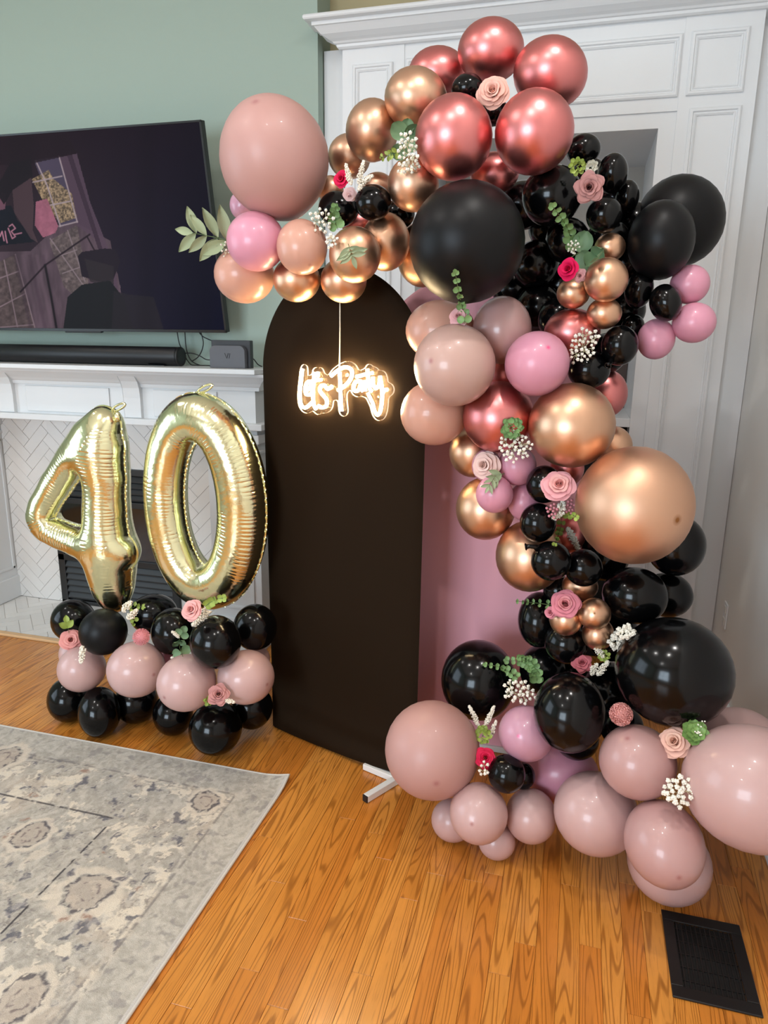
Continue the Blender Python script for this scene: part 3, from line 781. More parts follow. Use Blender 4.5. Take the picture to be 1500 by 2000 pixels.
def outline_mesh(sdf, x0, x1, y0, y1, h):
    """grid cells inside the outline, border vertices drawn onto it: returns verts (n,2), quads, on-border mask, grid index"""
    nx, ny = int((x1-x0)/h)+1, int((y1-y0)/h)+1
    xs = x0+np.arange(nx)*h; ys = y0+np.arange(ny)*h; G = np.stack(np.meshgrid(xs, ys), -1)
    D = sdf(G)
    cell = sdf(G[:-1, :-1]+h/2) < 0
    # drop cells hanging on by a single corner
    idx = np.arange(nx*ny).reshape(ny, nx)
    q = np.stack([idx[:-1, :-1], idx[:-1, 1:], idx[1:, 1:], idx[1:, :-1]], -1)[cell]
    cnt = np.zeros(nx*ny, int); np.add.at(cnt, q.ravel(), 1)
    used = cnt > 0; border = used & (cnt < 4)
    Pf = G.reshape(-1, 2).copy()
    for it in range(3):
        e = h*.25; B = Pf[border]; s0 = sdf(B); gx = (sdf(B+[e, 0])-sdf(B-[e, 0]))/(2*e); gy = (sdf(B+[0, e])-sdf(B-[0, e]))/(2*e)
        Pf[border] = B-s0[:, None]*np.stack([gx, gy], -1)/np.maximum(gx*gx+gy*gy, .2)[:, None]
    new = -np.ones(nx*ny, int); new[used] = np.arange(used.sum())
    return Pf[used], new[q], border[used], np.where(used)[0], (ny, nx), D
def relax_height(D, h):
    """membrane height over the inside of an outline, coarse to fine"""
    def solve(mask, u, h, n):
        for _ in range(n):
            p = np.pad(u, 1); u = .25*(p[:-2, 1:-1]+p[2:, 1:-1]+p[1:-1, :-2]+p[1:-1, 2:]+h*h); u = np.where(mask, u, 0)
        return u
    m = D < 0
    m4 = m[::4, ::4]; u = solve(m4, np.zeros(m4.shape), h*4, 900)
    for st, n in ((2, 160), (1, 60)):
        u = np.repeat(np.repeat(u, 2, 0), 2, 1); mk = m[::st, ::st]
        u = np.pad(u, ((0, max(0, mk.shape[0]-u.shape[0])), (0, max(0, mk.shape[1]-u.shape[1]))))[:mk.shape[0], :mk.shape[1]]
        u = solve(mk, u, h*st, n)
    return u
def two_sided(name, P2, q, border, zf, zb, frame):
    n = len(P2); fr = np.column_stack([P2, zf]); inner = ~border; bi = -np.ones(n, int); bi[inner] = n+np.arange(inner.sum()); bi[border] = np.where(border)[0]
    bk_ = np.column_stack([P2[inner], zb[inner]]); V = np.vstack([fr, bk_])
    W = frame(V); F = np.vstack([q, bi[q][:, ::-1]])
    me = bpy.data.meshes.new(name); me.vertices.add(len(W)); me.vertices.foreach_set('co', W.astype(np.float32).ravel())
    nf = len(F); me.loops.add(nf*4); me.loops.foreach_set('vertex_index', F.astype(np.int32).ravel()); me.polygons.add(nf)
    me.polygons.foreach_set('loop_start', np.arange(nf, dtype=np.int32)*4); me.polygons.foreach_set('loop_total', np.full(nf, 4, np.int32))
    me.update(calc_edges=True); me.validate(); me.polygons.foreach_set('use_smooth', [True]*nf); return me

# ------------------------------------------------------------------ neon sign
SOFF = .030
sign = thing('neon_sign', 'lit warm white neon sign reading Lets Party hanging before the black panel', 'sign', tuple(onpanel(670, 760, SOFF)))
def sg(x, y): return (540+x/5.769, 660+y/5.769)        # drawing units of the sign's lettering
letters = {
 'letter_l': [[(292, 350), (280, 470), (266, 600), (268, 715), (292, 775), (330, 785), (372, 755), (410, 715)]],
 'letter_e': [[(318, 605), (365, 575), (392, 520), (372, 490), (340, 515), (322, 580), (335, 630), (372, 640), (405, 610)]],
 'letter_t': [[(425, 385), (418, 520), (412, 650), (424, 760), (448, 805)], [(362, 500), (430, 480), (508, 470)]],
 'apostrophe': [[(470, 385), (462, 440)]],
 'letter_s': [[(628, 545), (580, 575), (540, 535), (500, 545), (492, 600), (530, 650), (566, 700), (560, 765), (515, 785), (470, 765)]],
 'letter_p': [[(712, 385), (718, 520), (722, 640), (726, 740), (735, 825)], [(615, 430), (680, 375), (765, 330), (835, 350), (852, 410), (825, 480), (765, 545), (690, 590)]],
 'letter_a': [[(955, 490), (905, 490), (870, 535), (875, 590), (915, 595), (945, 540), (958, 490), (955, 560), (975, 600)]],
 'letter_r': [[(990, 480), (995, 540), (1000, 600)], [(993, 540), (1010, 495), (1040, 478)]],
 'letter_t.001': [[(1025, 350), (1035, 470), (1050, 570), (1075, 600)], [(900, 440), (985, 415), (1085, 395)]],
 'letter_y': [[(1085, 440), (1090, 520), (1115, 565), (1150, 540), (1165, 450)], [(1165, 430), (1185, 540), (1190, 660), (1180, 780), (1160, 850), (1130, 865), (1105, 820), (1085, 740), (1060, 690), (1030, 620)], [(1188, 640), (1215, 590), (1250, 582)]],
}
mneon = bpy.data.materials.new('neon_glow'); mneon.use_nodes = True
_b = mneon.node_tree.nodes['Principled BSDF']; _b.inputs['Base Color'].default_value = (1, .95, .85, 1)
_b.inputs['Emission Color'].default_value = (1.0, .74, .40, 1); _b.inputs['Emission Strength'].default_value = 100.0
allst = []
for nm, sts in letters.items():
    b = MB()
    for st in sts:
        P = smoothpath([onpanel(*sg(x, y), SOFF+.011) for x, y in st], 4); b.tube(P, .0060, 6)
        allst.append([np.array(p) for p in P])
    b.build(nm.split('.')[0], mneon, sign, smooth=True)
# clear contour-cut acrylic behind the letters
so = onpanel(540, 860, SOFF)
def to2(p): v_ = np.array(p)-so; return (v_@PD, v_[2])
st2 = [[(*to2(p), .0155) for p in st[::2]+[st[-1]]] for st in allst]
st2.append([(*to2(onpanel(*sg(540, 560), SOFF)), .042), (*to2(onpanel(*sg(680, 560), SOFF)), .042)])
sdfA = lambda P: sdf_strokes(P, st2, .012)[0]
xs_ = [p[0] for s_ in st2 for p in s_]; ys_ = [p[1] for s_ in st2 for p in s_]
P2, q, bd, _, _, _ = outline_mesh(sdfA, min(xs_)-.05, max(xs_)+.05, min(ys_)-.05, max(ys_)+.05, .005)
fr_ = lambda V: so+V[:, :1]*PD+V[:, 1:2]*np.array([0, 0, 1.0])+V[:, 2:]*PN-np.array(ORG[sign.name])
me = two_sided('backing', P2, q, bd, np.where(bd, 0, .0025), np.where(bd, 0, -.0025), fr_)
mac = bpy.data.materials.new('clear_acrylic'); mac.use_nodes = True; nt = mac.node_tree
tr_ = nt.nodes.new('ShaderNodeBsdfTransparent'); tr_.inputs[0].default_value = (.97, .97, .97, 1); gl_ = nt.nodes.new('ShaderNodeBsdfGlossy'); gl_.inputs['Roughness'].default_value = .12
mx_ = nt.nodes.new('ShaderNodeMixShader'); mx_.inputs[0].default_value = .003
nt.links.new(tr_.outputs[0], mx_.inputs[1]); nt.links.new(gl_.outputs[0], mx_.inputs[2]); nt.links.new(mx_.outputs[0], nt.nodes['Material Output'].inputs[0])
me.polygons.foreach_set('use_smooth', [False]*len(me.polygons)); link(me, 'backing', mac, sign)
# cut edge of the acrylic: the tubes' light put in as its own faint glow
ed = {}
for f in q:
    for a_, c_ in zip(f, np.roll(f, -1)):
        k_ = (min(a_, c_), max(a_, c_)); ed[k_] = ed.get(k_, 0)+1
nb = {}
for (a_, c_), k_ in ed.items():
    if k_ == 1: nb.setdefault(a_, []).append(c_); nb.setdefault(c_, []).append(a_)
medge = mat('acrylic_edge_glow', '#fff0d8', .3)
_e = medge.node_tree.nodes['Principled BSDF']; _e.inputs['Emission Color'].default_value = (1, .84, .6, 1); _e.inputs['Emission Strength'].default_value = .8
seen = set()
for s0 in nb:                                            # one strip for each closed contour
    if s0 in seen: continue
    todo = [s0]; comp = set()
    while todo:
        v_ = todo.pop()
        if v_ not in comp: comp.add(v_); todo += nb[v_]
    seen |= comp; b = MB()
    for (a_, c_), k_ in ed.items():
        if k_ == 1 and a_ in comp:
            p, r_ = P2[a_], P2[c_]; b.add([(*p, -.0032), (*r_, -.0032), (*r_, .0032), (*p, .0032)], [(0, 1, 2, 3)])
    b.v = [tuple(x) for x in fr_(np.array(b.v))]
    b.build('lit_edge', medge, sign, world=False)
b = MB(); b.tube([onpanel(664, 560, SOFF-.01), onpanel(664, 640, SOFF), onpanel(663, 718, SOFF+.004)], .0022, 6); b.build('cord', mat('white_cord', '#f0e6d2', .5), sign, smooth=True)

# ------------------------------------------------------------------ foil number balloons
def foil():
    m = mat('gold_foil', (.84, .82, .52), .17, metal=1.0)
    nt = m.node_tree; b = nt.nodes['Principled BSDF']
    tc = nt.nodes.new('ShaderNodeTexCoord'); n = nt.nodes.new('ShaderNodeTexNoise'); n.inputs['Scale'].default_value = 16; n.inputs['Detail'].default_value = 4; n.inputs['Roughness'].default_value = .6
    bp = nt.nodes.new('ShaderNodeBump'); bp.inputs['Strength'].default_value = .16; bp.inputs['Distance'].default_value = .01
    nt.links.new(tc.outputs['Object'], n.inputs['Vector']); nt.links.new(n.outputs[0], bp.inputs['Height']); nt.links.new(bp.outputs[0], b.inputs['Normal'])
    return m
M['foil'] = foil()
NY = 2.345
def number(label, strokes, k, pleat, seed, yaw=0.0, squash=1.0):
    xs = [p[0] for s_ in strokes for p in s_]; zs = [p[1] for s_ in strokes for p in s_]
    x0, x1, z0, z1 = min(xs)-.14, max(xs)+.14, min(zs)-.14, max(zs)+.14
    h = .0022
    sdf = lambda P: sdf_strokes(P, strokes, k)[0]
    P2, q, bd, gi, shp, D = outline_mesh(sdf, x0, x1, z0, z1, h)
    u = relax_height(D, h).ravel()[gi]
    z = np.sqrt(np.maximum(2*u, 0))*squash; z[bd] = 0
    sd, al, rel = sdf_strokes(P2, strokes, k)
    r_ = np.random.default_rng(seed)
    dep = np.clip(-sd/.09, 0, 1)                              # 0 at the seam, 1 in the middle
    band = np.clip(dep/.12, 0, 1)*np.clip((.85-dep)/.55, 0, 1)
    amp = np.clip((fbm(al*9+rel*.8, rel*.7+5, seed, 2)-.46)*3.4, .05, 1)
    ph = al*2*PI/.0145+1.3*np.sin(al*37)+.9*np.sin(al*91+rel)
    pl = (1-np.abs(np.sin(ph*.5)))**2
    z = z+np.where(bd, 0, -pleat*band*amp*pl)
    z = z+np.where(bd, 0, .0016*(fbm(P2[:, 0]*24, P2[:, 1]*24, seed+5, 3)-.5)*np.clip(dep*3, 0, 1))
    cxm = (x0+x1)/2
    root = thing('number_balloon', label, 'balloon', (cxm, NY, z0+.14))
    ca, sa = math.cos(yaw), math.sin(yaw)
    def frame(V):
        X_ = V[:, 0]-cxm; return np.column_stack([X_*ca+V[:, 2]*sa, -V[:, 2]*ca+X_*sa, V[:, 1]-(z0+.14)])
    me = two_sided('foil_body', P2, q, bd, z, -z, frame)
    link(me, 'foil_body', M['foil'], root)
    # welded seam: a narrow flat flange round every edge
    ed = {}
    for f in q:
        for a_, c_ in zip(f, np.roll(f, -1)): k_ = (min(a_, c_), max(a_, c_)); ed[k_] = ed.get(k_, 0)+1
    e = .001; gx = (sdf(P2+[e, 0])-sdf(P2-[e, 0])); gy = (sdf(P2+[0, e])-sdf(P2-[0, e])); g = np.stack([gx, gy], -1); g /= np.maximum(np.linalg.norm(g, axis=1), 1e-9)[:, None]
    vs = []; fs = []; wob = .0035+.0008*np.sin(al*300)
    out = P2+g*wob[:, None]; zz = .0010*np.sin(al*260)
    for (a_, c_), k_ in ed.items():
        if k_ == 1:
            n = len(vs); vs += [(*P2[a_], 0), (*P2[c_], 0), (*out[c_], zz[c_]), (*out[a_], zz[a_])]; fs.append((n, n+1, n+2, n+3))
    me = bpy.data.meshes.new('seam'); me.from_pydata([tuple(v_) for v_ in frame(np.array(vs))], [], fs); link(me, 'seam', M['foil'], root)
    return root, frame, z0
def pl_(x, y):
    p = at(x, y, NY); return (p[0], p[2])
def st_(pts):
    out = []
    for x, y, r in pts: out.append((*pl_(x, y), r/527.0))
    return out
# the 0
c0 = pl_(398, 985); A0, B0 = .164, .333
ring = []
for a_ in np.linspace(0, 2*PI, 49):
    sx_ = math.cos(a_); sz_ = math.sin(a_)
    r_ = .088+.007*math.cos(a_)
    ring.append((c0[0]+A0*sx_, c0[1]+B0*sz_*(1-.03*sx_), r_))
n0, f0_, z0_ = number('pale gold foil number 0 balloon standing right beside the black panel', [ring], .0, .0042, 31, 0.0)
def tab(root, p, lab='hanging_tab'):
    b = MB(); o = np.array(p)
    for i in range(13):
        pass
    P = [o+np.array([.030*math.cos(t)+.034, 0, .010*math.sin(t)+.008+.012*(math.cos(t))]) for t in np.linspace(PI*1.05, -PI*.9, 14)]
    b.tube(P, .0045, 6); b.build(lab, M['foil'], root, smooth=True)
tab(n0, (c0[0]-.005, NY, c0[1]+B0+.096))
# the 4
d4 = [st_([(205, 828, 37), (178, 852, 37), (146, 895, 35), (112, 945, 33), (87, 988, 31), (80, 1010, 30), (90, 1030, 30), (120, 1044, 31), (160, 1058, 34), (205, 1072, 40), (234, 1076, 43)]),
      st_([(210, 828, 30), (210, 870, 39), (208, 930, 45), (208, 990, 46), (211, 1040, 49), (214, 1080, 54), (217, 1115, 50), (220, 1145, 45), (221, 1164, 36)])]
n4, f4_, z4_ = number('pale gold foil number 4 balloon standing left of the gold 0', d4, .012, .004, 17, 0.0)
p_ = pl_(222, 805); tab(n4, (p_[0]-.01, NY, p_[1]+.012))
b = MB(); b.sphere((pl_(236, 808)[0], NY-.02, pl_(236, 808)[1]-.01), .014, 8, 6, (1, 1, 1.5)); b.build('gathered_tip', M['foil'], n4, smooth=True)

GARLAND=[
('pinkmat',-0.914,2.085,2.104,0.159,0.162,-6,'largest pale pink matte balloon, high at the left end of the arch'),
('lilac',-1.095,2.240,2.012,0.044,0.046,0,'small translucent pink balloon peeking out left under the largest pale pink one'),
('bubble',-0.966,2.051,1.877,0.087,0.085,0,'bright bubblegum pink balloon just below the largest pale pink one'),
('peach',-0.815,2.039,1.857,0.074,0.077,0,'pale pink balloon between the bubblegum one and the gold one with olive leaves'),
('peach',-1.063,2.166,1.793,0.096,0.088,0,'peach balloon lowest at the left end of the arch, overlapping the television edge'),
('gold',-0.879,2.150,1.776,0.073,0.068,0,"chrome gold balloon at the lower edge of the arch, left of the sign's cord"),
('gold',-0.728,2.160,1.773,0.071,0.067,0,"chrome gold balloon at the lower edge of the arch, right above the sign's cord"),
('gold',-0.651,2.032,1.832,0.074,0.077,0,'chrome gold balloon with olive leaves lying on its front'),
('gold',-0.595,2.156,1.881,0.073,0.083,0,'chrome gold balloon half hidden right of the one with olive leaves, above the black panel'),
('gold',-0.509,2.284,1.859,0.083,0.099,0,'chrome gold balloon mostly hidden behind the left side of the giant black balloon'),
('copper',-0.756,2.300,2.155,0.067,0.066,0,'copper balloon peeking out right of the large pale pink balloon'),
('copper',-0.650,2.192,2.195,0.078,0.085,8,'copper balloon second in the rising left shoulder of the arch, above the white astilbe'),
('copper',-0.510,2.150,2.258,0.089,0.080,10,'copper balloon highest of the copper ones, left of the rose chrome ones'),
('copper',-0.497,2.084,2.022,0.072,0.073,0,"copper balloon under the baby's breath, just left of the giant black balloon"),
('black',-0.607,2.060,1.974,0.052,0.048,0,'small black balloon right of the astilbe on the left shoulder of the arch'),
('black',-0.730,2.120,1.971,0.060,0.051,0,"small black balloon behind the baby's breath, below the hot pink bud"),
('black',-0.572,2.226,1.969,0.047,0.043,0,'small black balloon in shadow between the lowest copper one and the half hidden gold one'),
('copper',-0.650,2.260,2.054,0.050,0.043,0,'small copper balloon in the gap behind the white astilbe'),
('copper',-0.793,2.226,2.047,0.041,0.040,0,'small copper balloon squeezed behind the hot pink bud beside the large pale pink one'),
('rosechrome',-0.706,2.240,1.949,0.054,0.044,0,'red brown chrome balloon in the dark gap above the gold one with leaves'),
('rosechrome',-0.489,2.340,2.383,0.089,0.070,0,'rose chrome balloon at the back left of the crown of the arch'),
('rosechrome',-0.320,2.260,2.400,0.094,0.081,0,'topmost rose chrome balloon at the crown of the arch'),
('rosechrome',-0.147,2.200,2.309,0.101,0.089,14,'rose chrome balloon at the right of the crown of the arch, leaning outwards'),
('rosechrome',-0.374,2.016,2.117,0.102,0.104,0,'front left of the two large rose chrome balloons below the pale rose'),
('rosechrome',-0.167,2.030,2.122,0.101,0.101,0,'front right of the two large rose chrome balloons below the pale rose'),
('rosechrome',-0.286,2.200,2.066,0.070,0.056,0,'rose chrome balloon low in the gap between the two large front ones'),
('black',-0.370,2.180,2.284,0.045,0.037,0,'small black balloon behind the pale rose on the crown of the arch'),
('black',-0.299,2.200,2.226,0.043,0.038,0,'small black balloon hidden in the gap right below the pale rose'),
('blackmat',-0.322,1.980,1.850,0.153,0.155,0,'giant black balloon at the inner bend of the arch'),
('black',-0.118,2.140,1.989,0.082,0.080,0,'large black balloon behind the mauve rose, right of the giant one'),
('black',-0.044,2.220,2.120,0.047,0.041,0,'small black balloon just right of the front right rose chrome balloon'),
('black',0.038,2.180,2.046,0.041,0.052,0,'small black balloon right of the mauve rose'),
('black',0.083,2.239,1.996,0.033,0.045,0,'small black balloon partly hidden between the mauve rose and the far right giant one'),
('black',0.024,2.120,1.932,0.047,0.047,0,'small black balloon under the mauve rose'),
('blackmat',0.243,2.374,1.948,0.124,0.129,-25,'very large black balloon sticking out farthest to the upper right'),
('blackmat',0.180,2.184,1.872,0.088,0.104,0,'large black balloon in front of the very large upper right one'),
('black',-0.162,2.307,1.826,0.070,0.071,0,'dark black balloon deep in the hollow right of the giant black one'),
('black',-0.147,2.335,1.700,0.072,0.074,0,'dark black balloon deep in the hollow above the shiny rose chrome one'),
('black',-0.071,2.243,1.885,0.063,0.064,0,'black balloon behind the eucalyptus sprig and its round leaves'),
('black',0.041,2.279,1.887,0.063,0.061,0,'black balloon hidden behind the small gold cluster'),
('black',0.136,2.201,1.744,0.039,0.052,10,'small black balloon just right of the small gold cluster'),
('black',0.205,2.157,1.707,0.042,0.051,-20,'small black balloon in front of the three pink ones at right'),
('black',0.094,2.116,1.591,0.050,0.055,0,"small black balloon right of the long baby's breath spray, with a visible neck"),
('black',0.132,2.258,1.642,0.034,0.039,0,'small black balloon tucked between the gold cluster and the lower of the pink trio'),
('black',0.017,2.129,1.522,0.059,0.054,0,"small black balloon directly below the long baby's breath spray"),
('black',0.067,2.300,1.567,0.059,0.061,0,"black balloon in the dark gap behind the two small ones beside the baby's breath"),
('black',-0.211,2.297,1.993,0.072,0.070,0,'black balloon deep in shadow right below the rose chrome crown'),
('black',-0.129,2.384,1.941,0.068,0.065,0,'black balloon deep in shadow left of the upright eucalyptus sprig'),
('black',-0.228,2.422,1.767,0.078,0.079,0,'black balloon deep in shadow above the greyish mauve one'),
('black',-0.088,2.420,1.775,0.070,0.071,0,'black balloon deep in shadow left of the hot pink rose cluster'),
('black',-0.085,2.248,1.667,0.059,0.059,0,'black balloon deep in shadow above the rose chrome one with the long spray'),
('black',0.165,2.247,0.479,0.100,0.098,0,'black balloon deep in shadow left of the woolly pompom flower'),
('black',0.056,2.324,2.008,0.057,0.055,0,'black balloon deep in shadow right of the mauve rose'),
('black',-0.026,2.340,2.074,0.055,0.052,0,'black balloon deep in shadow behind the yellow green and white tufts'),
('black',0.118,2.383,1.942,0.067,0.066,0,'black balloon deep in shadow left of the large upper right one'),
('black',0.125,2.326,1.834,0.063,0.066,0,'black balloon deep in shadow right of the top of the small gold cluster'),
('black',0.112,2.340,1.694,0.059,0.060,0,'black balloon deep in shadow right of the bottom of the small gold cluster'),
('black',0.200,2.103,0.439,0.066,0.067,0,'black balloon deep in shadow right under the woolly pompom flower'),
('black',0.028,2.339,0.488,0.079,0.080,0,'black balloon deep in shadow left of the small dusty red rose'),
('gold',0.047,2.160,1.854,0.042,0.038,0,'small chrome gold balloon at the top of the cluster beside the hot pink rose'),
('gold',0.042,2.051,1.760,0.057,0.057,0,'largest and front chrome gold balloon of the cluster beside the hot pink rose'),
('gold',-0.041,2.112,1.730,0.045,0.042,0,'small chrome gold balloon under the hot pink rose'),
('gold',0.045,2.100,1.676,0.047,0.042,0,'small chrome gold balloon at the bottom of the cluster beside the hot pink rose'),
('bubble',0.270,2.220,1.759,0.053,0.053,0,'upper of the three pink balloons sticking out at the right of the arch'),
('bubble',0.289,2.195,1.655,0.058,0.055,0,'outermost of the three pink balloons sticking out at the right of the arch'),
('bubble',0.195,2.208,1.610,0.052,0.057,0,'lowest left of the three pink balloons sticking out at the right of the arch'),
('rosechrome',-0.038,2.148,1.624,0.079,0.068,0,"rose chrome balloon behind the long baby's breath spray"),
('rosechrome',0.073,2.320,1.443,0.067,0.074,0,'rose chrome balloon peeking out right of the large gold one, before the dark shelf'),
('peach',-0.422,2.162,1.627,0.105,0.090,0,'peach balloon at the back left, below the giant black balloon'),
('dusty',-0.346,1.998,1.531,0.114,0.114,0,'large dusty peach balloon beside the lit sign, in front of two peach ones'),
('mauve',-0.234,2.124,1.629,0.085,0.096,0,'greyish mauve balloon right of the eucalyptus stem below the giant black one'),
('bubble',-0.123,2.027,1.539,0.088,0.088,0,'pink balloon right of the large dusty peach one'),
('peach',-0.427,2.130,1.382,0.103,0.098,0,'peach balloon low at the left, right under the end of the lit sign'),
('rosechrome',-0.229,2.103,1.382,0.104,0.105,0,'rose chrome balloon in the middle of the column, left of the large gold one'),
('rosechrome',-0.230,2.221,1.494,0.062,0.065,0,'dark red chrome balloon in the gap between the dusty peach and the pink one'),
('gold',-0.019,2.058,1.371,0.120,0.119,0,'large chrome gold balloon in the middle of the column, above the giant gold one'),
('gold',-0.318,2.248,1.251,0.078,0.082,0,'chrome gold balloon half hidden under the lower peach one'),
('gold',0.106,2.280,1.287,0.060,0.063,0,'tan gold balloon peeking out between the large gold one and the giant gold one'),
('bubble',-0.262,2.143,1.228,0.045,0.050,0,'small pink balloon behind the white rose'),
('bubble',-0.167,2.112,1.238,0.057,0.059,0,"small pink balloon under the baby's breath in the middle of the column"),
('bubble',-0.224,2.060,1.158,0.055,0.056,0,'small bright pink balloon just below the white rose'),
('bubble',-0.141,2.138,1.124,0.050,0.058,0,'small pink balloon left of two small black ones, right below its pink neighbours'),
('gold',-0.266,2.202,1.079,0.094,0.101,0,'chrome gold balloon before the pink panel, below the small pink cluster'),
('gold',-0.116,2.155,0.949,0.105,0.112,0,'chrome gold balloon before the pink panel, with a black neck lying over it'),
('tan',0.161,1.990,1.169,0.155,0.161,0,'giant matte gold balloon at the right of the column'),
('black',-0.082,2.058,1.198,0.052,0.055,0,'small black balloon beside the wide open pink rose, topmost of a row of four'),
('black',-0.092,2.050,1.084,0.053,0.058,0,'small black balloon left of the pink berries, second of a row of four'),
('black',-0.047,2.016,0.982,0.058,0.058,0,'small black balloon with its neck pointing left, third of a row of four'),
('black',0.047,2.074,0.952,0.055,0.056,0,'small black balloon under the white plume, last of a row of four'),
('rosechrome',-0.023,2.200,1.224,0.051,0.056,0,'dark red chrome balloon in the gap above the wide open pink rose'),
('rosechrome',-0.005,2.250,1.009,0.057,0.065,0,'dark red chrome balloon in the gap behind the pink berries'),
('black',0.312,2.220,1.004,0.086,0.093,0,'black balloon sticking out right below the giant gold one'),
('black',0.201,2.120,0.866,0.095,0.085,0,'large black balloon right of the lower gold cluster'),
('black',0.307,2.240,0.837,0.076,0.070,0,'black balloon at the right edge of the column above the giant lower black one'),
('black',0.111,2.263,0.940,0.078,0.081,0,'black balloon in the dark hollow under the giant gold one'),
('black',0.310,1.980,0.701,0.159,0.153,0,'giant black balloon at the lower right'),
('black',0.155,2.240,0.684,0.082,0.085,0,'black balloon in shadow behind the white blossoms left of the giant lower one'),
('gold',0.042,2.136,0.873,0.054,0.045,0,'small copper gold balloon at the top of the lower cluster behind the pink rose'),
('gold',0.007,2.062,0.792,0.049,0.052,0,'small copper gold balloon right under the pink rose of the lower cluster'),
('gold',0.087,2.034,0.827,0.047,0.047,0,'small copper gold balloon facing forward in the lower cluster'),
('gold',0.104,2.081,0.747,0.047,0.050,0,'small copper gold balloon beside the white blossoms in the lower cluster'),
('black',-0.075,2.204,0.723,0.068,0.090,0,'oval black balloon at the left of the lower gold cluster, before the pink panel'),
('black',-0.023,2.196,0.833,0.047,0.049,0,'small black balloon mostly hidden above the pink rose of the lower cluster'),
('black',0.013,2.110,0.694,0.066,0.066,0,'black balloon just below the lower gold cluster'),
('black',-0.053,2.221,0.541,0.076,0.083,0,'black balloon in shadow behind the lower eucalyptus'),
('black',-0.264,2.220,0.472,0.127,0.136,0,'large black balloon at the lower left before the pink panel'),
('black',0.038,1.947,0.548,0.103,0.115,0,'large shiny black balloon in the middle of the foot of the garland'),
('black',0.069,2.095,0.382,0.070,0.068,0,'black balloon showing only its bottom below the large shiny one'),
('pinkmat',-0.371,1.981,0.332,0.151,0.152,0,'large pink balloon at the left of the foot of the garland, over the white stand'),
('lilac',-0.083,2.008,0.423,0.085,0.085,0,'lilac pink balloon left of the large shiny black one'),
('black',-0.131,1.936,0.319,0.057,0.057,0,'small black balloon under the hot pink rose near the floor'),
('black',-0.087,2.020,0.266,0.040,0.042,0,'small black balloon behind the one under the hot pink rose'),
('bubble',0.032,2.145,0.221,0.121,0.098,0,'mauve pink balloon in shadow below the large shiny black one'),
('dustpink',-0.205,1.899,0.192,0.089,0.090,0,'dusty pink balloon at the front of the small floor cluster'),
('dustpink',-0.299,2.000,0.073,0.070,0.068,0,'small dusty pink balloon at the left of the small floor cluster'),
('dustpink',-0.051,1.980,0.156,0.079,0.082,0,'dusty pink balloon at the right of the small floor cluster'),
('dustpink',-0.150,1.960,0.057,0.059,0.056,0,'smallest dusty pink balloon on the floor under its cluster'),
('dustpink',0.137,1.930,0.242,0.122,0.119,0,'large dusty pink balloon in the middle of the floor row'),
('dusty2',0.230,1.880,0.462,0.104,0.101,0,'dusty pink balloon under the pale pompom flower'),
('dusty2',0.306,1.780,0.294,0.103,0.110,-25,'egg shaped dusty pink balloon tipped forward, nearest the floor vent'),
('dustpink',0.354,1.935,0.117,0.118,0.115,0,'dusty pink balloon on the floor under the egg shaped one'),
('dustpink',0.500,1.800,0.489,0.169,0.158,0,'giant dusty pink balloon at the lower right corner'),
('dustpink',0.534,2.091,0.387,0.148,0.159,0,'dusty pink balloon mostly hidden behind the giant one at the lower right corner'),
]
BASE=[
('black',-1.991,2.340,0.432,0.089,0.090,0,'black balloon at the left end of the top row under the gold 4'),
('blackmat',-1.752,2.220,0.459,0.092,0.092,0,'matte black balloon in front of the top row under the gold 4'),
('black',-1.642,2.400,0.479,0.097,0.084,0,'black balloon at the back between the gold 4 and the gold 0'),
('black',-1.477,2.280,0.472,0.085,0.093,0,'black balloon behind the round green leaves under the gold 0'),
('black',-1.196,2.109,0.537,0.091,0.096,0,'shiny black balloon at the front under the gold 0'),
('black',-1.133,2.300,0.524,0.083,0.089,0,'black balloon at the right end of the top row beside the black panel'),
('dustpink',-1.885,2.238,0.272,0.095,0.094,0,'pink balloon at the left end of the middle row under the ranunculus'),
('dustpink',-2.002,2.342,0.276,0.064,0.069,0,'pink balloon peeking out behind the ranunculus at the left end of the middle row'),
('dustpink',-1.578,2.170,0.347,0.110,0.108,0,'pink balloon under the pompom flower, second of the middle row'),
('dustpink',-1.316,2.100,0.364,0.107,0.104,0,'pink balloon third of the middle row, lowest and nearest of the row'),
('dustpink',-1.114,2.173,0.381,0.104,0.100,0,'pink balloon at the right end of the middle row above the mauve rose'),
('bubble',-1.548,2.340,0.314,0.064,0.062,0,'deep pink balloon in the gap behind the middle row'),
('dustpink',-1.163,2.360,0.361,0.056,0.052,0,'pink balloon peeking out at the back right of the middle row'),
('black',-2.004,2.281,0.092,0.086,0.095,0,'black balloon on the floor at the left end of the bottom row'),
('black',-1.802,2.216,0.101,0.084,0.103,0,'black balloon on the floor in front of the left end of the bottom row'),
('black',-1.726,2.356,0.088,0.091,0.093,0,'black balloon in shadow at the back of the bottom row'),
('black',-1.521,2.311,0.088,0.081,0.089,0,'black balloon on the floor in the middle of the bottom row'),
('black',-1.280,2.227,0.111,0.103,0.104,0,'black balloon on the floor nearest the rug'),
('black',-1.209,2.403,0.122,0.085,0.092,0,'black balloon on the floor at the right end beside the black panel'),
]

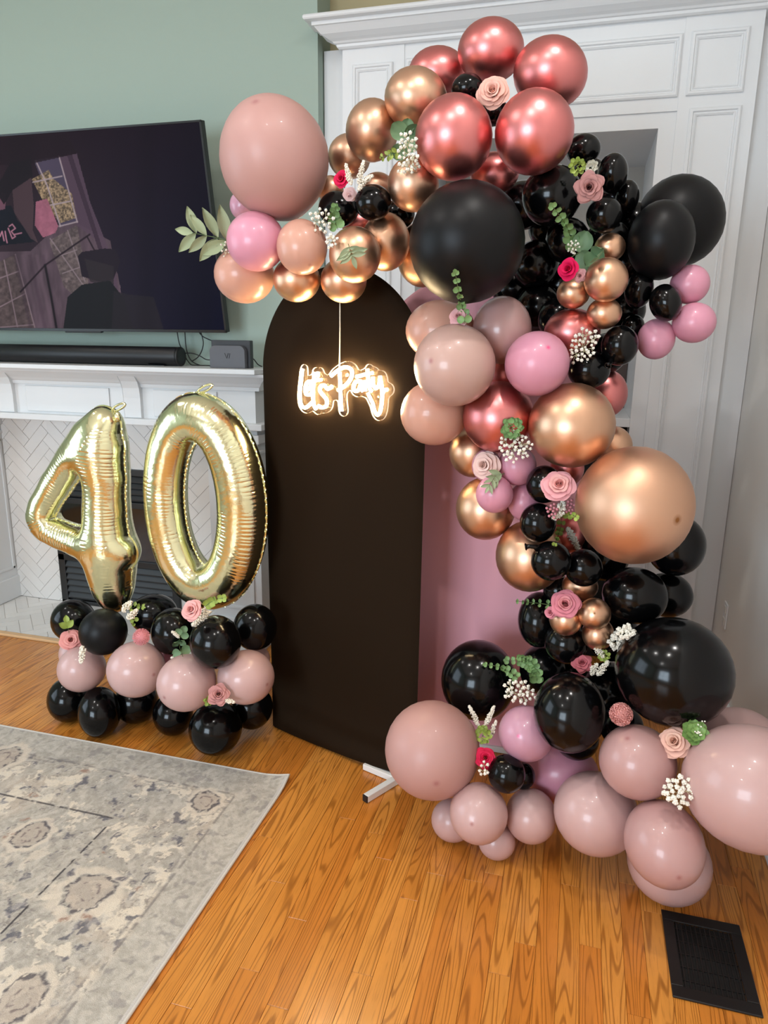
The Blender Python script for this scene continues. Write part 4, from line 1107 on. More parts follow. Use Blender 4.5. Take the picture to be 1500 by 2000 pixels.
# ------------------------------------------------------------------ balloons
def latex(name, col, rough, coat=0.0, trans=0.0, spec=.5, metal=0.0, tip='#b07a78'):
    m = mat(name, col, rough, metal, spec, coat, .06)
    nt = m.node_tree; b = nt.nodes['Principled BSDF']
    a = nt.nodes.new('ShaderNodeAttribute'); a.attribute_name = 'tip'
    mx = nt.nodes.new('ShaderNodeMix'); mx.data_type = 'RGBA'; mx.inputs[6].default_value = b.inputs['Base Color'].default_value; mx.inputs[7].default_value = lin(tip)
    nt.links.new(a.outputs['Fac'], mx.inputs[0]); nt.links.new(mx.outputs[2], b.inputs['Base Color'])
    if trans: translucent(m, trans)
    return m
BM = {
 'pinkmat': latex('pale_pink_latex', '#c3968f', .45, .06, .12),
 'dustpink': latex('dusty_pink_latex', '#d2aca8', .33, .28, .14),
 'dusty2': latex('rosewood_pink_latex', '#c59a96', .34, .28, .10),
 'dusty': latex('dusty_peach_latex', '#cda89d', .33, .28, .16),
 'peach': latex('peach_latex', '#dda995', .33, .28, .2, tip='#c08a7c'),
 'bubble': latex('bubblegum_latex', '#e29db3', .34, .22, .18, tip='#f0588c'),
 'lilac': latex('lilac_pink_latex', '#d59fb4', .30, .35, .18, tip='#ee5f95'),
 'mauve': latex('mauve_grey_latex', '#bd9591', .30, .35, .14),
 'black': latex('black_latex', '#060607', .16, .04, spec=.26, tip='#0b0b0b'),
 'blackmat': latex('matte_black_latex', '#0b0b0d', .42, .0, spec=.22, tip='#0b0b0b'),
 'gold': latex('chrome_gold_latex', (.72, .43, .28), .37, metal=1.0, tip='#8a5a34'),
 'copper': latex('chrome_copper_latex', (.72, .45, .31), .38, metal=1.0, tip='#8a5a34'),
 'tan': latex('giant_gold_latex', (.70, .42, .28), .45, metal=1.0, tip='#a0683a'),
 'rosechrome': latex('chrome_rose_latex', (.72, .24, .235), .36, metal=1.0, tip='#7a2020'),
}
NT, NP = [0, 1.6, 3.2, 6]+list(range(12, 151, 8))+[156, 162, 167, 171], 30
def balloon_mesh(crown, spot, egg=.0):
    z = Vector(crown).normalized(); x = z.orthogonal().normalized(); y = z.cross(x); vs = []; tips = []
    for t in NT:
        a = rad(t); r = math.sin(a); h = math.cos(a)
        if t > 100: r *= 1+.10*((t-100)/50)*0
        if t > 130: h -= .10*((t-130)/41)**2; r = r*(1-.12*((t-130)/41))
        if egg: h = h+egg*h*abs(h)*.5; r = r*(1-egg*.35*max(0, -h))
        for j in range(NP):
            b = 2*PI*j/NP; p = x*(r*math.cos(b))+y*(r*math.sin(b))+z*h; vs.append(tuple(p)); tips.append(1.0 if (spot and t < 2.5) else (.45 if spot and t < 4 else 0.0))
    fs = [(i*NP+j, (i+1)*NP+j, (i+1)*NP+(j+1) % NP, i*NP+(j+1) % NP) for i in range(len(NT)-1) for j in range(NP)]
    k = len(NT)-1; fs.append(tuple(k*NP+j for j in range(NP)))
    me = MB().add(vs, fs).mesh('balloon', True)
    at_ = me.attributes.new('tip', 'FLOAT', 'POINT'); at_.data.foreach_set('value', tips)
    return me
SPOTS = {'largest pale': (-.2, .83), 'pale pink balloon between': (.28, -.6), 'large dusty peach balloon beside': (-.55, .09), 'pink balloon right of the large dusty': (.3, .48),
         'giant matte gold': (.68, -.17), 'small copper gold balloon facing': (0, .03), 'large pink balloon at the left of the foot': (.1, -.62), 'lilac pink': (-.25, -.13),
         'dusty pink balloon at the front of the small': (-.2, -.35), 'dusty pink balloon under the pale pompom': (-.3, .53), 'egg shaped dusty': (.1, -.7),
         'pink balloon under the pompom flower, second': (.54, -.27), 'pink balloon third of': (-.73, -.4), 'pink balloon at the right end of the middle': (.7, -.32)}
BALLS = []
def place_balloons(rows, group, pre=''):
    for i, (mk, x, y, z, a, b, rot, lab) in enumerate(rows):
        P = Vector((x, y, z)); f = (Vector(CAM)-P).normalized()
        up = Vector((0, 0, 1)); r = up.cross(f).normalized(); u = f.cross(r)
        if rot: c_, s_ = math.cos(rad(rot)), math.sin(rad(rot)); r, u = r*c_-u*s_, u*c_+r*s_
        sp = next((v for k, v in SPOTS.items() if lab.startswith(k)), None)
        if sp: cr_ = (sp[0], sp[1], math.sqrt(max(.05, 1-sp[0]**2-sp[1]**2)))
        else:
            # crown turned outwards, neck hidden inside the cluster
            cr_ = (rng.uniform(-.5, .5), rng.uniform(-.2, .6), rng.uniform(.5, 1))
        me = balloon_mesh(cr_, sp is not None, .16 if rot else .05)
        c = (a+b)/2
        mw = Matrix(((r.x*a, u.x*b, f.x*c, x), (r.y*a, u.y*b, f.y*c, y), (r.z*a, u.z*b, f.z*c, z), (0, 0, 0, 1)))
        o = link(me, 'balloon', BM[mk]); o.matrix_world = mw
        tag(o, lab, 'balloon', group)
        BALLS.append((np.array((x, y, z)), (a+b)/2, o))
place_balloons(GARLAND, 'garland balloons')
place_balloons(BASE, 'balloons under the gold numbers', 'b')
def neck(i, pts, r):
    """rolled neck of a balloon that shows in the picture"""
    o = BALLS[i][2]; inv = o.matrix_world.inverted()
    b = MB(); b.tube([tuple(p) for p in pts], r, 10)
    p, q = Vector(pts[-2]), Vector(pts[-1]); t = (q-p).normalized(); x = t.orthogonal().normalized(); y = t.cross(x); e = r[-1]
    b.tube([tuple(q+x*e*math.cos(s)+y*e*math.sin(s)) for s in np.linspace(0, 2*PI, 15)[:-1]], e*.28, 6, closed=True)
    b.v = [tuple(inv @ Vector(p)) for p in b.v]
    me = b.mesh('neck', True); link(me, 'neck', BM['black'], o)
neck(87, [at(1052, 1072, 2.0), at(1043, 1068, 1.99), at(1034, 1067, 1.985), at(1027, 1068, 1.985)], [.012, .0065, .006, .0085])
neck(42, [at(1197, 700, 2.10), at(1192, 706, 2.075), at(1189, 711, 2.065), at(1187, 714, 2.06)], [.012, .007, .006, .008])

# ------------------------------------------------------------------ flowers
def hit(px_, py_, rows=None, default=2.05):
    d = ray(px_, py_); d = d/np.linalg.norm(d); best = None
    for c, r, o in BALLS:
        oc = CAM-c; bq = d@oc; cc = oc@oc-r*r; disc = bq*bq-cc
        if disc > 0:
            t = -bq-math.sqrt(disc)
            if best is None or t < best[0]: best = (t, c)
    if best is None:
        t = default/d[1]; return CAM+d*t, -d
    p = CAM+d*best[0]; return p, (p-best[1])/np.linalg.norm(p-best[1])
def anchor(px_, py_, rpx, lift=.0, depth=None):
    """where a flower sits: on the nearest balloon surface under it (mean over its disc), plus its size in metres"""
    ts = []
    d0 = ray(px_, py_); d0 = d0/np.linalg.norm(d0)
    for k in range(7):
        a = k*PI/3; q = 0 if k == 6 else .6
        p, n = hit(px_+rpx*q*math.cos(a), py_+rpx*q*math.sin(a)); ts.append(np.linalg.norm(p-CAM))
    t = float(np.min(ts)) if depth is None else depth/d0[1]
    p = CAM+d0*(t-lift); size = rpx*(t*(d0@CF))/FPX
    return p, size
def frame_at(p, tilt=(0, 0), spin=0.0, scale=1.0):
    f = (Vector(CAM)-Vector(p)).normalized(); r = Vector((0, 0, 1)).cross(f).normalized(); u = f.cross(r)
    n = (f+r*tilt[0]+u*tilt[1]).normalized(); x = r-n*r.dot(n); x.normalize(); y = n.cross(x)
    c, s = math.cos(spin), math.sin(spin); x, y = x*c+y*s, y*c-x*s
    return Matrix(((x.x*scale, y.x*scale, n.x*scale, p[0]), (x.y*scale, y.y*scale, n.y*scale, p[1]), (x.z*scale, y.z*scale, n.z*scale, p[2]), (0, 0, 0, 1)))
FM = {}
def fm(c, rough=.7, trans=.15):
    if c not in FM: FM[c] = translucent(mat('petal_'+c.strip('#'), c, rough, var=0, spec=.25), trans)
    return FM[c]
M['stem'] = mat('stem_green', '#5d7040', .6)
M['stempale'] = mat('stem_pale', '#cfc9a4', .6)
LEAF = {'euc': mat('eucalyptus_leaf', '#7c9e64', .5, var=.14), 'gum': mat('gum_leaf', '#6e8c66', .55, var=.1), 'olive': mat('olive_leaf', '#949f7c', .55, var=.1),
        'lime': mat('lime_leaf', '#93a44c', .5, var=.15), 'green': mat('dark_leaf', '#5f8440', .5, var=.15), 'succ': mat('succulent_leaf', '#7d9f58', .4, var=.08)}
MC = {}
def petal_mesh(key, r0, r1, h0, h1, half, curl=.0, point=0.0, p=1.5):
    if key in MC: return MC[key]
    nu, nv = 9, 6
    def fn(u, v):
        uu = 2*u-1; wv = (.62+.38*math.sin(PI*min(v*1.05, 1)*.62)) if point == 0 else (.72+.28*math.sin(PI*v*.6))
        tip = 1-(abs(uu)**2.2)*(.16+.0*point)*v-point*abs(uu)*.16*v
        vv = v*tip
        R = r0+(r1-r0)*vv**p; z = h0+(h1-h0)*math.sin(vv*PI/2)
        k = max(0, vv-.72)/.28; R += curl*k; z -= curl*.8*k*k
        R *= 1+.03*math.sin(uu*5+v*3)
        a = uu*half*wv
        return (R*math.cos(a), R*math.sin(a), z)
    MC[key] = MB().grid(fn, nu, nv).mesh('petal', True); return MC[key]
def coil_mesh():
    if 'coil' in MC: return MC['coil']
    def fn(u, v):
        a = u*2*PI*2.6; R = .03+.22*u+.02*v; return (R*math.cos(a), R*math.sin(a), .15+(.66+.04*(1-u))*v)
    MC['coil'] = MB().grid(fn, 60, 4).mesh('bud', True); return MC['coil']
def sepal_mesh():
    if 'sepal' in MC: return MC['sepal']
    def fn(u, v):
        w_ = .16*math.sin(PI*(v*.85+.12)); return (.15+.8*v, (2*u-1)*w_, -.12+.1*v*v-.04*abs(2*u-1))
    MC['sepal'] = MB().grid(fn, 5, 6).mesh('sepal', True); return MC['sepal']
def rotz(a, s=1.0, dz=0.0, tilt=0.0):
    return Matrix.Translation((0, 0, dz)) @ Matrix.Rotation(a, 4, 'Z') @ Matrix.Rotation(tilt, 4, 'Y') @ Matrix.Scale(s, 4)
def rose(px_, py_, rpx, col, lab, tilt=(0, 0), style='rose', inner=None, lift=.012, cat='rose', name='rose', depth=None):
    p, s = anchor(px_, py_, rpx, lift, depth)
    root = thing(name, lab, 'flower', tuple(p), 'artificial roses', frame_at(p, tilt, rng.uniform(0, 6), s))
    ci = inner or col
    rings = {'rose': [(3, 'i', .12, .31, 0, .84, 1.3, .01, 0, ci), (4, 'm', .16, .47, 0, .80, 1.15, .03, 0, ci), (5, 'o', .22, .66, -.05, .70, .98, .07, 0, col), (5, 'p', .28, .84, -.1, .55, .92, .11, 0, col), (5, 'q', .30, .98, -.2, .36, .86, .10, 0, col)],
             'sharp': [(3, 'is', .12, .31, 0, .82, 1.25, .02, .3, ci), (4, 'ms', .16, .48, 0, .76, 1.1, .05, .5, ci), (5, 'os', .22, .68, -.05, .64, .95, .1, .7, col), (5, 'ps', .26, .88, -.1, .48, .9, .13, .8, col), (5, 'qs', .28, 1.04, -.2, .28, .84, .1, .8, col)],
             'open': [(4, 'iw', .10, .36, 0, .70, 1.1, .03, 0, ci), (5, 'mw', .16, .58, 0, .62, .95, .05, 0, ci), (5, 'ow', .2, .82, -.05, .46, .9, .08, 0, col), (6, 'pw', .25, 1.04, -.1, .24, .86, .08, 0, col)],
             'bud': [(3, 'ib', .12, .40, 0, .95, 1.3, .0, 0, ci), (4, 'mb', .18, .66, -.1, .85, 1.1, .06, 0, col), (4, 'ob', .25, .92, -.2, .55, 1.0, .12, 0, col)]}[style]
    link(coil_mesh(), 'bud', None, root).data
    o = root.children[0] if root.children else None
    b_ = [x for x in COL.objects if x.parent == root][0]
    setmat(b_, fm(ci))
    for n, key, r0, r1, h0, h1, half, curl, pt, c in rings:
        me = petal_mesh(key, r0, r1, h0, h1, half, curl, pt); a0 = rng.uniform(0, 6)
        for i in range(n):
            o = link(me, 'petal', None, root, rotz(a0+2*PI*i/n+rng.uniform(-.12, .12), rng.uniform(.93, 1.06), rng.uniform(-.02, .02), rng.uniform(-.06, .06)))
            setmat(o, fm(c))
    for i in range(5):
        o = link(sepal_mesh(), 'sepal', None, root, rotz(2*PI*i/5+.3, .95)); setmat(o, LEAF['green'])
    return root
def setmat(o, m):
    """material on the object, so that alike pieces can share one mesh"""
    if not o.data.materials: o.data.materials.append(m)
    o.material_slots[0].link = 'OBJECT'; o.material_slots[0].material = m

def leaf_mesh(kind):
    k = 'leaf_'+kind
    if k in MC: return MC[k]
    if kind == 'round':
        fn = lambda u, v: (v+.0, (2*u-1)*.5*math.sin(PI*min(max(v*.94+.05, 0), 1))**.5, .16*abs(2*u-1)**2+.10*v*v)
    elif kind == 'oval':
        fn = lambda u, v: (v, (2*u-1)*.33*math.sin(PI*(v*.95+.03))**.8, .12*abs(2*u-1)+.08*math.sin(v*3))
    else:
        fn = lambda u, v: (v, (2*u-1)*.19*math.sin(PI*(v*.97+.02))**.9*(1.15-.3*v), .07*abs(2*u-1)-.10*v*v)
    b = MB().grid(fn, 5, 8)
    MC[k] = b.mesh('leaf', True); return MC[k]
def orient(p, d, n, s):
    x = Vector(d).normalized(); z = Vector(n)-x*Vector(n).dot(x); z.normalize(); y = z.cross(x)
    return Matrix(((x.x*s, y.x*s, z.x*s, p[0]), (x.y*s, y.y*s, z.y*s, p[1]), (x.z*s, y.z*s, z.z*s, p[2]), (0, 0, 0, 1)))
def sprig(pts, leaf, lpx, lab, kind='euc', name='eucalyptus_sprig', cat='foliage', pairs=None, lift=.015, depth=None, ang=55, stem=.0012, group='sprigs of greenery', taper=.45, stemmat=None):
    """stem through picture points, leaves in pairs along it"""
    P = []; t_ = None
    for (x, y) in pts:
        p, s = anchor(x, y, 6, lift, depth); P.append((x, y, np.linalg.norm(p-CAM)))
    tm = sorted(q[2] for q in P)[len(P)//2]
    W = []
    for x, y, t in P:
        t = min(t, tm+.03); d = ray(x, y); d = d/np.linalg.norm(d); W.append(CAM+d*t)
    W = smoothpath(W, 6); base = np.array(W[0]); root = thing(name, lab, cat, tuple(base), group)
    b = MB(); b.tube([tuple(p-base) for p in W], [stem*(1-.5*i/len(W)) for i in range(len(W))], 6); b.build('stem', stemmat or M['stem'], root, smooth=True, world=False)
    L_ = sum(np.linalg.norm(W[i+1]-W[i]) for i in range(len(W)-1)); s0 = lpx*(np.linalg.norm(base-CAM))/FPX
    n = pairs or max(3, int(L_/(s0*.62)))
    me = leaf_mesh(leaf)
    for i in range(n):
        q = (i+.6)/n*(len(W)-1); k = min(int(q), len(W)-2); p = W[k]+(W[k+1]-W[k])*(q-k); d = Vector(W[k+1]-W[k]).normalized()
        f = (Vector(CAM)-Vector(p)).normalized(); side = d.cross(f).normalized()
        sc = s0*(1-taper*(i/n))*rng.uniform(.85, 1.12)
        for sg_ in (1, -1):
            a = rad(ang+rng.uniform(-14, 14)); dd = d*math.cos(a)+side*sg_*math.sin(a)+f*rng.uniform(-.05, .35)
            nn = f+side*rng.uniform(-.5, .5)+d*rng.uniform(-.4, .1)
            o = link(me, 'leaf', None, root, orient(tuple(p-base), dd, nn, sc)); setmat(o, LEAF[kind])
    # tip leaf
    d = Vector(W[-1]-W[-2]).normalized(); o = link(me, 'leaf', None, root, orient(tuple(W[-1]-base), d, (Vector(CAM)-Vector(W[-1])), s0*(1-taper)*.9)); setmat(o, LEAF[kind])
    return root
def blossom_mesh():
    if 'blossom' in MC: return MC['blossom']
    b = MB()
    for k in range(8):
        a = k*2.4; z = 1-2*(k+.5)/8; r = math.sqrt(1-z*z); b.sphere((.55*r*math.cos(a), .55*r*math.sin(a), .55*z), .52, 6, 4)
    MC['blossom'] = b.mesh('blossom', True); return MC['blossom']
M['cream'] = mat('cream_blossom', '#f4efe2', .7, var=.05)
def breath(px_, py_, w_, h_, n, lab, rot=0.0, lift=.02, seed=0, bpx=3.9, stemdir=(0, .2), depth=None):
    """baby's breath: branching thin stems ending in small puffs, within an ellipse of the picture"""
    p, s = anchor(px_, py_, max(w_, h_), lift, depth); t = np.linalg.norm(p-CAM); u = (t*(((p-CAM)/t)@CF))/FPX
    root = thing('babys_breath', lab, 'flower', tuple(p), "sprays of baby's breath", frame_at(p, (0, 0), 0, u))
    r_ = np.random.default_rng(100+seed); b = MB(); c_, s_ = math.cos(rad(rot)), math.sin(rad(rot))
    o0 = np.array([stemdir[0]*w_, -stemdir[1]*h_, -14.0]); br = []
    for k in range(max(4, n//4)):
        a = 2*PI*k/max(4, n//4)+r_.uniform(-.3, .3); q = r_.uniform(.3, .6); e = np.array([w_*q*math.cos(a), h_*q*math.sin(a), r_.uniform(-8, 4)])
        e = np.array([e[0]*c_-e[1]*s_, e[0]*s_+e[1]*c_, e[2]]); br.append(e)
        b.tube(smoothpath([o0, (o0+e)/2+r_.uniform(-3, 3, 3), e], 3), .7, 4)
    for k in range(n):
        a = k*2.39996; q = math.sqrt((k+.5)/n); e = np.array([w_*q*math.cos(a), h_*q*math.sin(a), 0])+np.array([*r_.uniform(-2.5, 2.5, 2), r_.uniform(-7, 9)])
        e = np.array([e[0]*c_-e[1]*s_, e[0]*s_+e[1]*c_, e[2]]); j = int(np.argmin([np.hypot(*(e-x)[:2])+r_.uniform(0, 6) for x in br]))
        b.tube([tuple(br[j]), tuple((br[j]+e)/2+r_.uniform(-2, 2, 3)), tuple(e)], .5, 4)
        o = link(blossom_mesh(), 'blossom', None, root, Matrix.Translation(e) @ Matrix.Rotation(r_.uniform(0, 6), 4, 'Z') @ Matrix.Scale(bpx*r_.uniform(.75, 1.1), 4)); setmat(o, M['cream'])
    b.build('stems', M['stempale'], root, smooth=True, world=False)
    return root
def plume(spikes, lab, lift=.018, col='#f1e9da', wpx=9, seed=0, name='astilbe_plume', leaf=None):
    """feathery white spikes made of many tiny buds"""
    r_ = np.random.default_rng(300+seed); (x0, y0), _ = spikes[0][0], 0
    p, s = anchor(x0, y0, 10, lift); t = np.linalg.norm(p-CAM); u = (t*(((p-CAM)/t)@CF))/FPX
    root = thing(name, lab, 'flower', tuple(p), 'feathery white plumes', frame_at(p, (0, 0), 0, u))
    key = 'pl_'+col
    if key not in M: M[key] = mat('plume_'+col.strip('#'), col, .8)
    for pts in spikes:
        W = smoothpath([((x-x0), -(y-y0), 0.0) for x, y in pts], 5); n = len(W)
        b = MB(); b.tube([tuple(q) for q in W], .9, 4); b.build('stem', M['stempale'], root, smooth=True, world=False)
        b = MB(); L_ = sum(np.linalg.norm(W[i+1]-W[i]) for i in range(n-1)); m_ = int(L_*6.5)
        for k in range(m_):
            f = (k+.5)/m_; q = f*(n-1); i = min(int(q), n-2); c = W[i]+(W[i+1]-W[i])*(q-i)
            ww = 1.25*wpx*(math.sin(PI*(.15+.8*(1-f)))**.8)*(.35+.65*(1-f))
            a = r_.uniform(0, 2*PI); d = r_.uniform(.1, 1)*ww; tdir = W[i+1]-W[i]; tdir = tdir/max(np.linalg.norm(tdir), 1e-6); sd = np.array([-tdir[1], tdir[0], 0])
            c = c+sd*math.cos(a)*d+np.array([0, 0, math.sin(a)*d])+tdir*d*.3; b.sphere(tuple(c), r_.uniform(1.1, 2.0), 5, 4)
        o = b.build('blossoms', M[key], root, smooth=True, world=False); o['kind'] = 'stuff'
    return root
def pompom(px_, py_, rpx, col, lab, spiky=False, lift=.012, depth=None):
    p, s = anchor(px_, py_, rpx, lift, depth); root = thing('pompom_flower', lab, 'flower', tuple(p), 'pompom flowers', frame_at(p, (.1, .15), 0, s))
    b = MB(); b.sphere((0, 0, .1), .72, 14, 10); b.build('core', fm(col), root, smooth=True, world=False)
    b = MB(); N_ = 230 if spiky else 190
    for k in range(N_):
        z = 1-1.55*(k+.5)/N_; r = math.sqrt(max(0, 1-z*z)); a = k*2.39996; d = np.array([r*math.cos(a), r*math.sin(a), z]); x = np.cross(d, [0, 0, 1.001]); x /= np.linalg.norm(x); y = np.cross(d, x)
        if spiky:
            e = d*1.0+x*rng.uniform(-.08, .08); b.add([tuple(d*.6+x*.05), tuple(d*.6-x*.03+y*.04), tuple(d*.6-x*.03-y*.04), tuple(e+x*.02), tuple(e-x*.02)], [(0,1,3),(1,4,3),(1,2,4),(2,0,3),(2,3,4)])
        else:
            q = d*.93; t1 = rng.uniform(0, 6); x, y = x*math.cos(t1)+y*math.sin(t1), y*math.cos(t1)-x*math.sin(t1)
            b.add([tuple(d*.62), tuple(q+x*.13), tuple(q+y*.05+d*.07), tuple(q-x*.13), tuple(q-y*.07)], [(0,1,2),(0,2,3),(0,3,4),(0,4,1),(1,4,3,2)])
    o = b.build('florets', fm(col), root, world=False); o['kind'] = 'stuff'
    b = MB()
    for k in range(5):
        a = 2*PI*k/5; b.add([(.2*math.cos(a), .2*math.sin(a), -.62), (.75*math.cos(a-.2), .75*math.sin(a-.2), -.5), (.95*math.cos(a), .95*math.sin(a), -.42), (.75*math.cos(a+.2), .75*math.sin(a+.2), -.5)], [(0,1,2,3)])
    b.build('calyx', LEAF['green'], root, world=False)
    return root
def clump(px_, py_, rpx, kind, lab, n=30, lift=.012, col=None, cat='foliage', name='leaf_clump', lsize=.55, leaf='round', sq=(1, 1)):
    """a tight tuft of small leaves or florets"""
    p, s = anchor(px_, py_, rpx, lift); root = thing(name, lab, cat, tuple(p), None, frame_at(p, (0, .1), 0, s)); me = leaf_mesh(leaf)
    b = MB(); b.tube([(0, 0, -.7), (0, 0, .1)], .08, 5); b.build('stem', M['stem'], root, world=False)
    for k in range(n):
        z = 1-1.15*(k+.5)/n; r = math.sqrt(max(0, 1-z*z)); a = k*2.39996; d = Vector((r*math.cos(a)*sq[0], r*math.sin(a)*sq[1], z*.6)); 
        o = link(me, 'leaf' if col is None else 'petal', None, root, orient(tuple(d*(1-lsize*.8)*.9), d+Vector((rng.uniform(-.3, .3), rng.uniform(-.3, .3), 0)), Vector((0, 0, 1))-d*.2+Vector((rng.uniform(-.3, .3), rng.uniform(-.3, .3), .3)), lsize*rng.uniform(.8, 1.15)))
        setmat(o, LEAF[kind] if col is None else fm(col))
    return root

# roses, from the crown of the arch down to the floor
rose(963, 185, 30, '#f0b9aa', 'pale pink rose at the crown between the rose chrome balloons', (-.1, .45), inner='#f3c4b6')
rose(1151, 367, 27, '#b98784', 'dusty mauve rose with pointed petals before the black balloons at upper right', (0, .1), 'sharp')
rose(671, 352, 17, '#d8184f', 'hot pink rosebud beside the white astilbe on the left shoulder of the arch', (-.5, .3), 'bud')
rose(683, 379, 13, '#f4d3d3', 'tiny pale pink flower below the hot pink bud on the left shoulder of the arch', (0, -.4), 'open')
rose(1114, 527, 22, '#dc1457', 'hot pink rose beside the small chrome gold cluster at right', (-.4, .2), 'bud')
rose(1131, 538, 13, '#d9a2a4', 'tiny mauve rosebud right of the hot pink rose at right', (.2, -.1), 'sharp')
rose(897, 622, 19, '#eeb9bd', 'pale pink rose half hidden behind the large dusty peach balloon', (-.2, .5), 'rose', lift=-.01)
rose(952, 910, 28, '#f3cfc6', 'cream pink rose lying on the small pink balloons in mid column', (-.5, .1), 'rose', inner='#f6d8cf')
rose(1091, 951, 30, '#efabb0', 'wide open light pink rose on the row of small black balloons', (0, .35), 'open', inner='#f2b6b2')
rose(1104, 1182, 28, '#dd8896', 'deep pink rose on the lower gold cluster', (0, .2), 'rose', inner='#e59aa0')
rose(1079, 1196, 13, '#d98a98', 'tiny pink rosebud left of the deep pink rose', (-.6, -.2), 'bud')
rose(1138, 1298, 19, '#c96f78', 'small dusty red rose above the large shiny black balloon', (-.1, .4), 'sharp')
rose(1321, 1452, 30, '#efbfae', 'peach rose beside the green succulent at the lower right', (-.3, .2), 'rose', inner='#f3c9b6')
rose(947, 1481, 20, '#dd2350', 'hot pink rose low beside the large pink balloon', (.1, .1), 'rose')
rose(139, 1250, 19, '#eaa19b', 'coral pink ranunculus at the left end under the gold 4', (-.1, .1), 'open', inner='#f0aea8', name='ranunculus')
rose(378, 1193, 21, '#efb4b0', 'pale pink rose at the foot of the gold 0', (-.5, .3), 'rose')
rose(427, 1358, 20, '#c98f8c', 'mauve rose between the pink balloons under the gold 0', (0, .2), 'sharp')
pompom(276, 1244, 17, '#e0959a', 'spiky pink pompom flower between the balloons under the gold 4', True)
pompom(1213, 1395, 23, '#e2a09a', 'woolly pink pompom flower left of the giant lower black balloon', depth=1.90)
# succulent
p, s = anchor(1357, 1432, 26, .015); sc = thing('succulent', 'green succulent rosette beside the peach rose at the lower right', 'foliage', tuple(p), None, frame_at(p, (.2, .3), 0, s))
for ring, n, r_, z_ in ((0, 4, .30, .30), (1, 6, .58, .16), (2, 7, .80, .0)):
    for k in range(n):
        a = 2*PI*k/n+ring*.5; o = link(leaf_mesh('round'), 'leaf', None, sc, orient((.1*math.cos(a), .1*math.sin(a), z_), (math.cos(a), math.sin(a), .35-.15*ring), (-.3*math.cos(a), -.3*math.sin(a), 1), r_*1.15)); setmat(o, LEAF['succ'])
b = MB()
for k in range(14): b.sphere((rng.uniform(-.2, .5), rng.uniform(-.1, .9) if k > 8 else rng.uniform(-.2, .2), .5+rng.uniform(-.05, .1)), .07, 5, 4)
b.build('tiny_buds', M['cream'], sc, smooth=True, world=False)['kind'] = 'stuff'
# greenery
sprig([(1118, 490), (1112, 455), (1098, 428), (1078, 402)], 'round', 15, 'upright eucalyptus sprig with small leaves before the black balloons at upper right', pairs=8)
sprig([(1112, 505), (1135, 492), (1158, 496), (1168, 505)], 'round', 34, 'broad grey green gum leaves left of the small chrome gold cluster', 'gum', 'gum_leaf_sprig', pairs=2, taper=.1, lift=.03)
sprig([(908, 632), (903, 600), (896, 570), (889, 532)], 'round', 15, 'upright eucalyptus stem before the bottom of the giant black balloon', pairs=8)
sprig([(660, 448), (655, 432), (652, 415), (655, 405)], 'round', 15, "short eucalyptus tip beside the baby's breath at the left of the arch", pairs=5, lift=.03)
clump(1001, 836, 22, 'euc', 'rounded tuft of eucalyptus leaves on the rose chrome balloon in mid column', 26, lsize=.5)
sprig([(1048, 1335), (1040, 1310), (1020, 1293), (990, 1290)], 'round', 14, 'middle eucalyptus twig of three at the lower left black balloons', pairs=8)
sprig([(1012, 1325), (995, 1312), (972, 1302), (947, 1298)], 'round', 12, 'lowest eucalyptus twig of three, pointing left over the black balloon', pairs=7)
sprig([(1050, 1335), (1045, 1305), (1030, 1288), (1012, 1283)], 'round', 14, 'uppermost eucalyptus twig of three, at the right beside the shiny black balloon', pairs=8)
sprig([(1078, 1182), (1050, 1178), (1028, 1176), (1008, 1174)], 'oval', 11, 'thin bare green twig pointing left from the deep pink rose', pairs=6)
sprig([(1098, 1000), (1096, 1025), (1090, 1045), (1082, 1066)], 'round', 12, 'trailing eucalyptus twig under the pink berries', 'lime', pairs=6)
sprig([(1108, 1008), (1115, 1005), (1122, 1008), (1128, 1012)], 'round', 10, 'tiny yellow green leaf twig beside the giant gold balloon', 'lime', pairs=3)
sprig([(357, 1282), (352, 1268), (350, 1250), (356, 1236)], 'round', 18, 'round grey green eucalyptus leaves on the black balloon under the gold 0', 'gum', pairs=3, taper=.1)
sprig([(400, 1185), (412, 1176), (425, 1170), (438, 1168)], 'round', 13, 'yellow green leaf sprig lying on the foot of the gold 0', 'lime', pairs=5, depth=2.06)
sprig([(250, 1190), (262, 1186), (270, 1184), (280, 1186)], 'oval', 13, 'small green leaf sprig right of the white flowers under the gold 4', 'lime', pairs=4)
sprig([(258, 1205), (262, 1212), (262, 1218), (258, 1222)], 'round', 10, 'tiny green leaves under the white flowers beneath the gold 4', 'lime', pairs=2)
sprig([(452, 474), (430, 466), (402, 460), (378, 455)], 'lance', 58, 'olive leaf branch sticking out left before the television', 'olive', 'olive_branch', pairs=4, depth=2.10, ang=48, stem=.0016, taper=.25)
sprig([(680, 476), (684, 488), (686, 494), (688, 500)], 'lance', 30, 'small olive leaves lying on a chrome gold balloon above the black panel', 'olive', 'olive_branch', pairs=3, taper=.1, ang=70)
sprig([(985, 925), (970, 930), (962, 938), (955, 950)], 'lance', 26, 'small olive leaves under the cream pink rose in mid column', 'olive', 'olive_branch', pairs=4, taper=.3, ang=40)
sprig([(800, 318), (795, 295), (790, 275), (792, 262)], 'round', 30, "round dark gum leaves behind the baby's breath beside the rose chrome balloons", 'gum', 'gum_leaf_sprig', pairs=2, taper=.1, lift=.005)
sprig([(778, 295), (768, 300), (758, 304), (745, 307)], 'oval', 12, "yellow green twig pointing left from the baby's breath on the copper balloons", 'lime', pairs=4)
clump(1127, 325, 17, 'lime', 'yellow green floret tuft above the mauve rose', 22, lsize=.5)
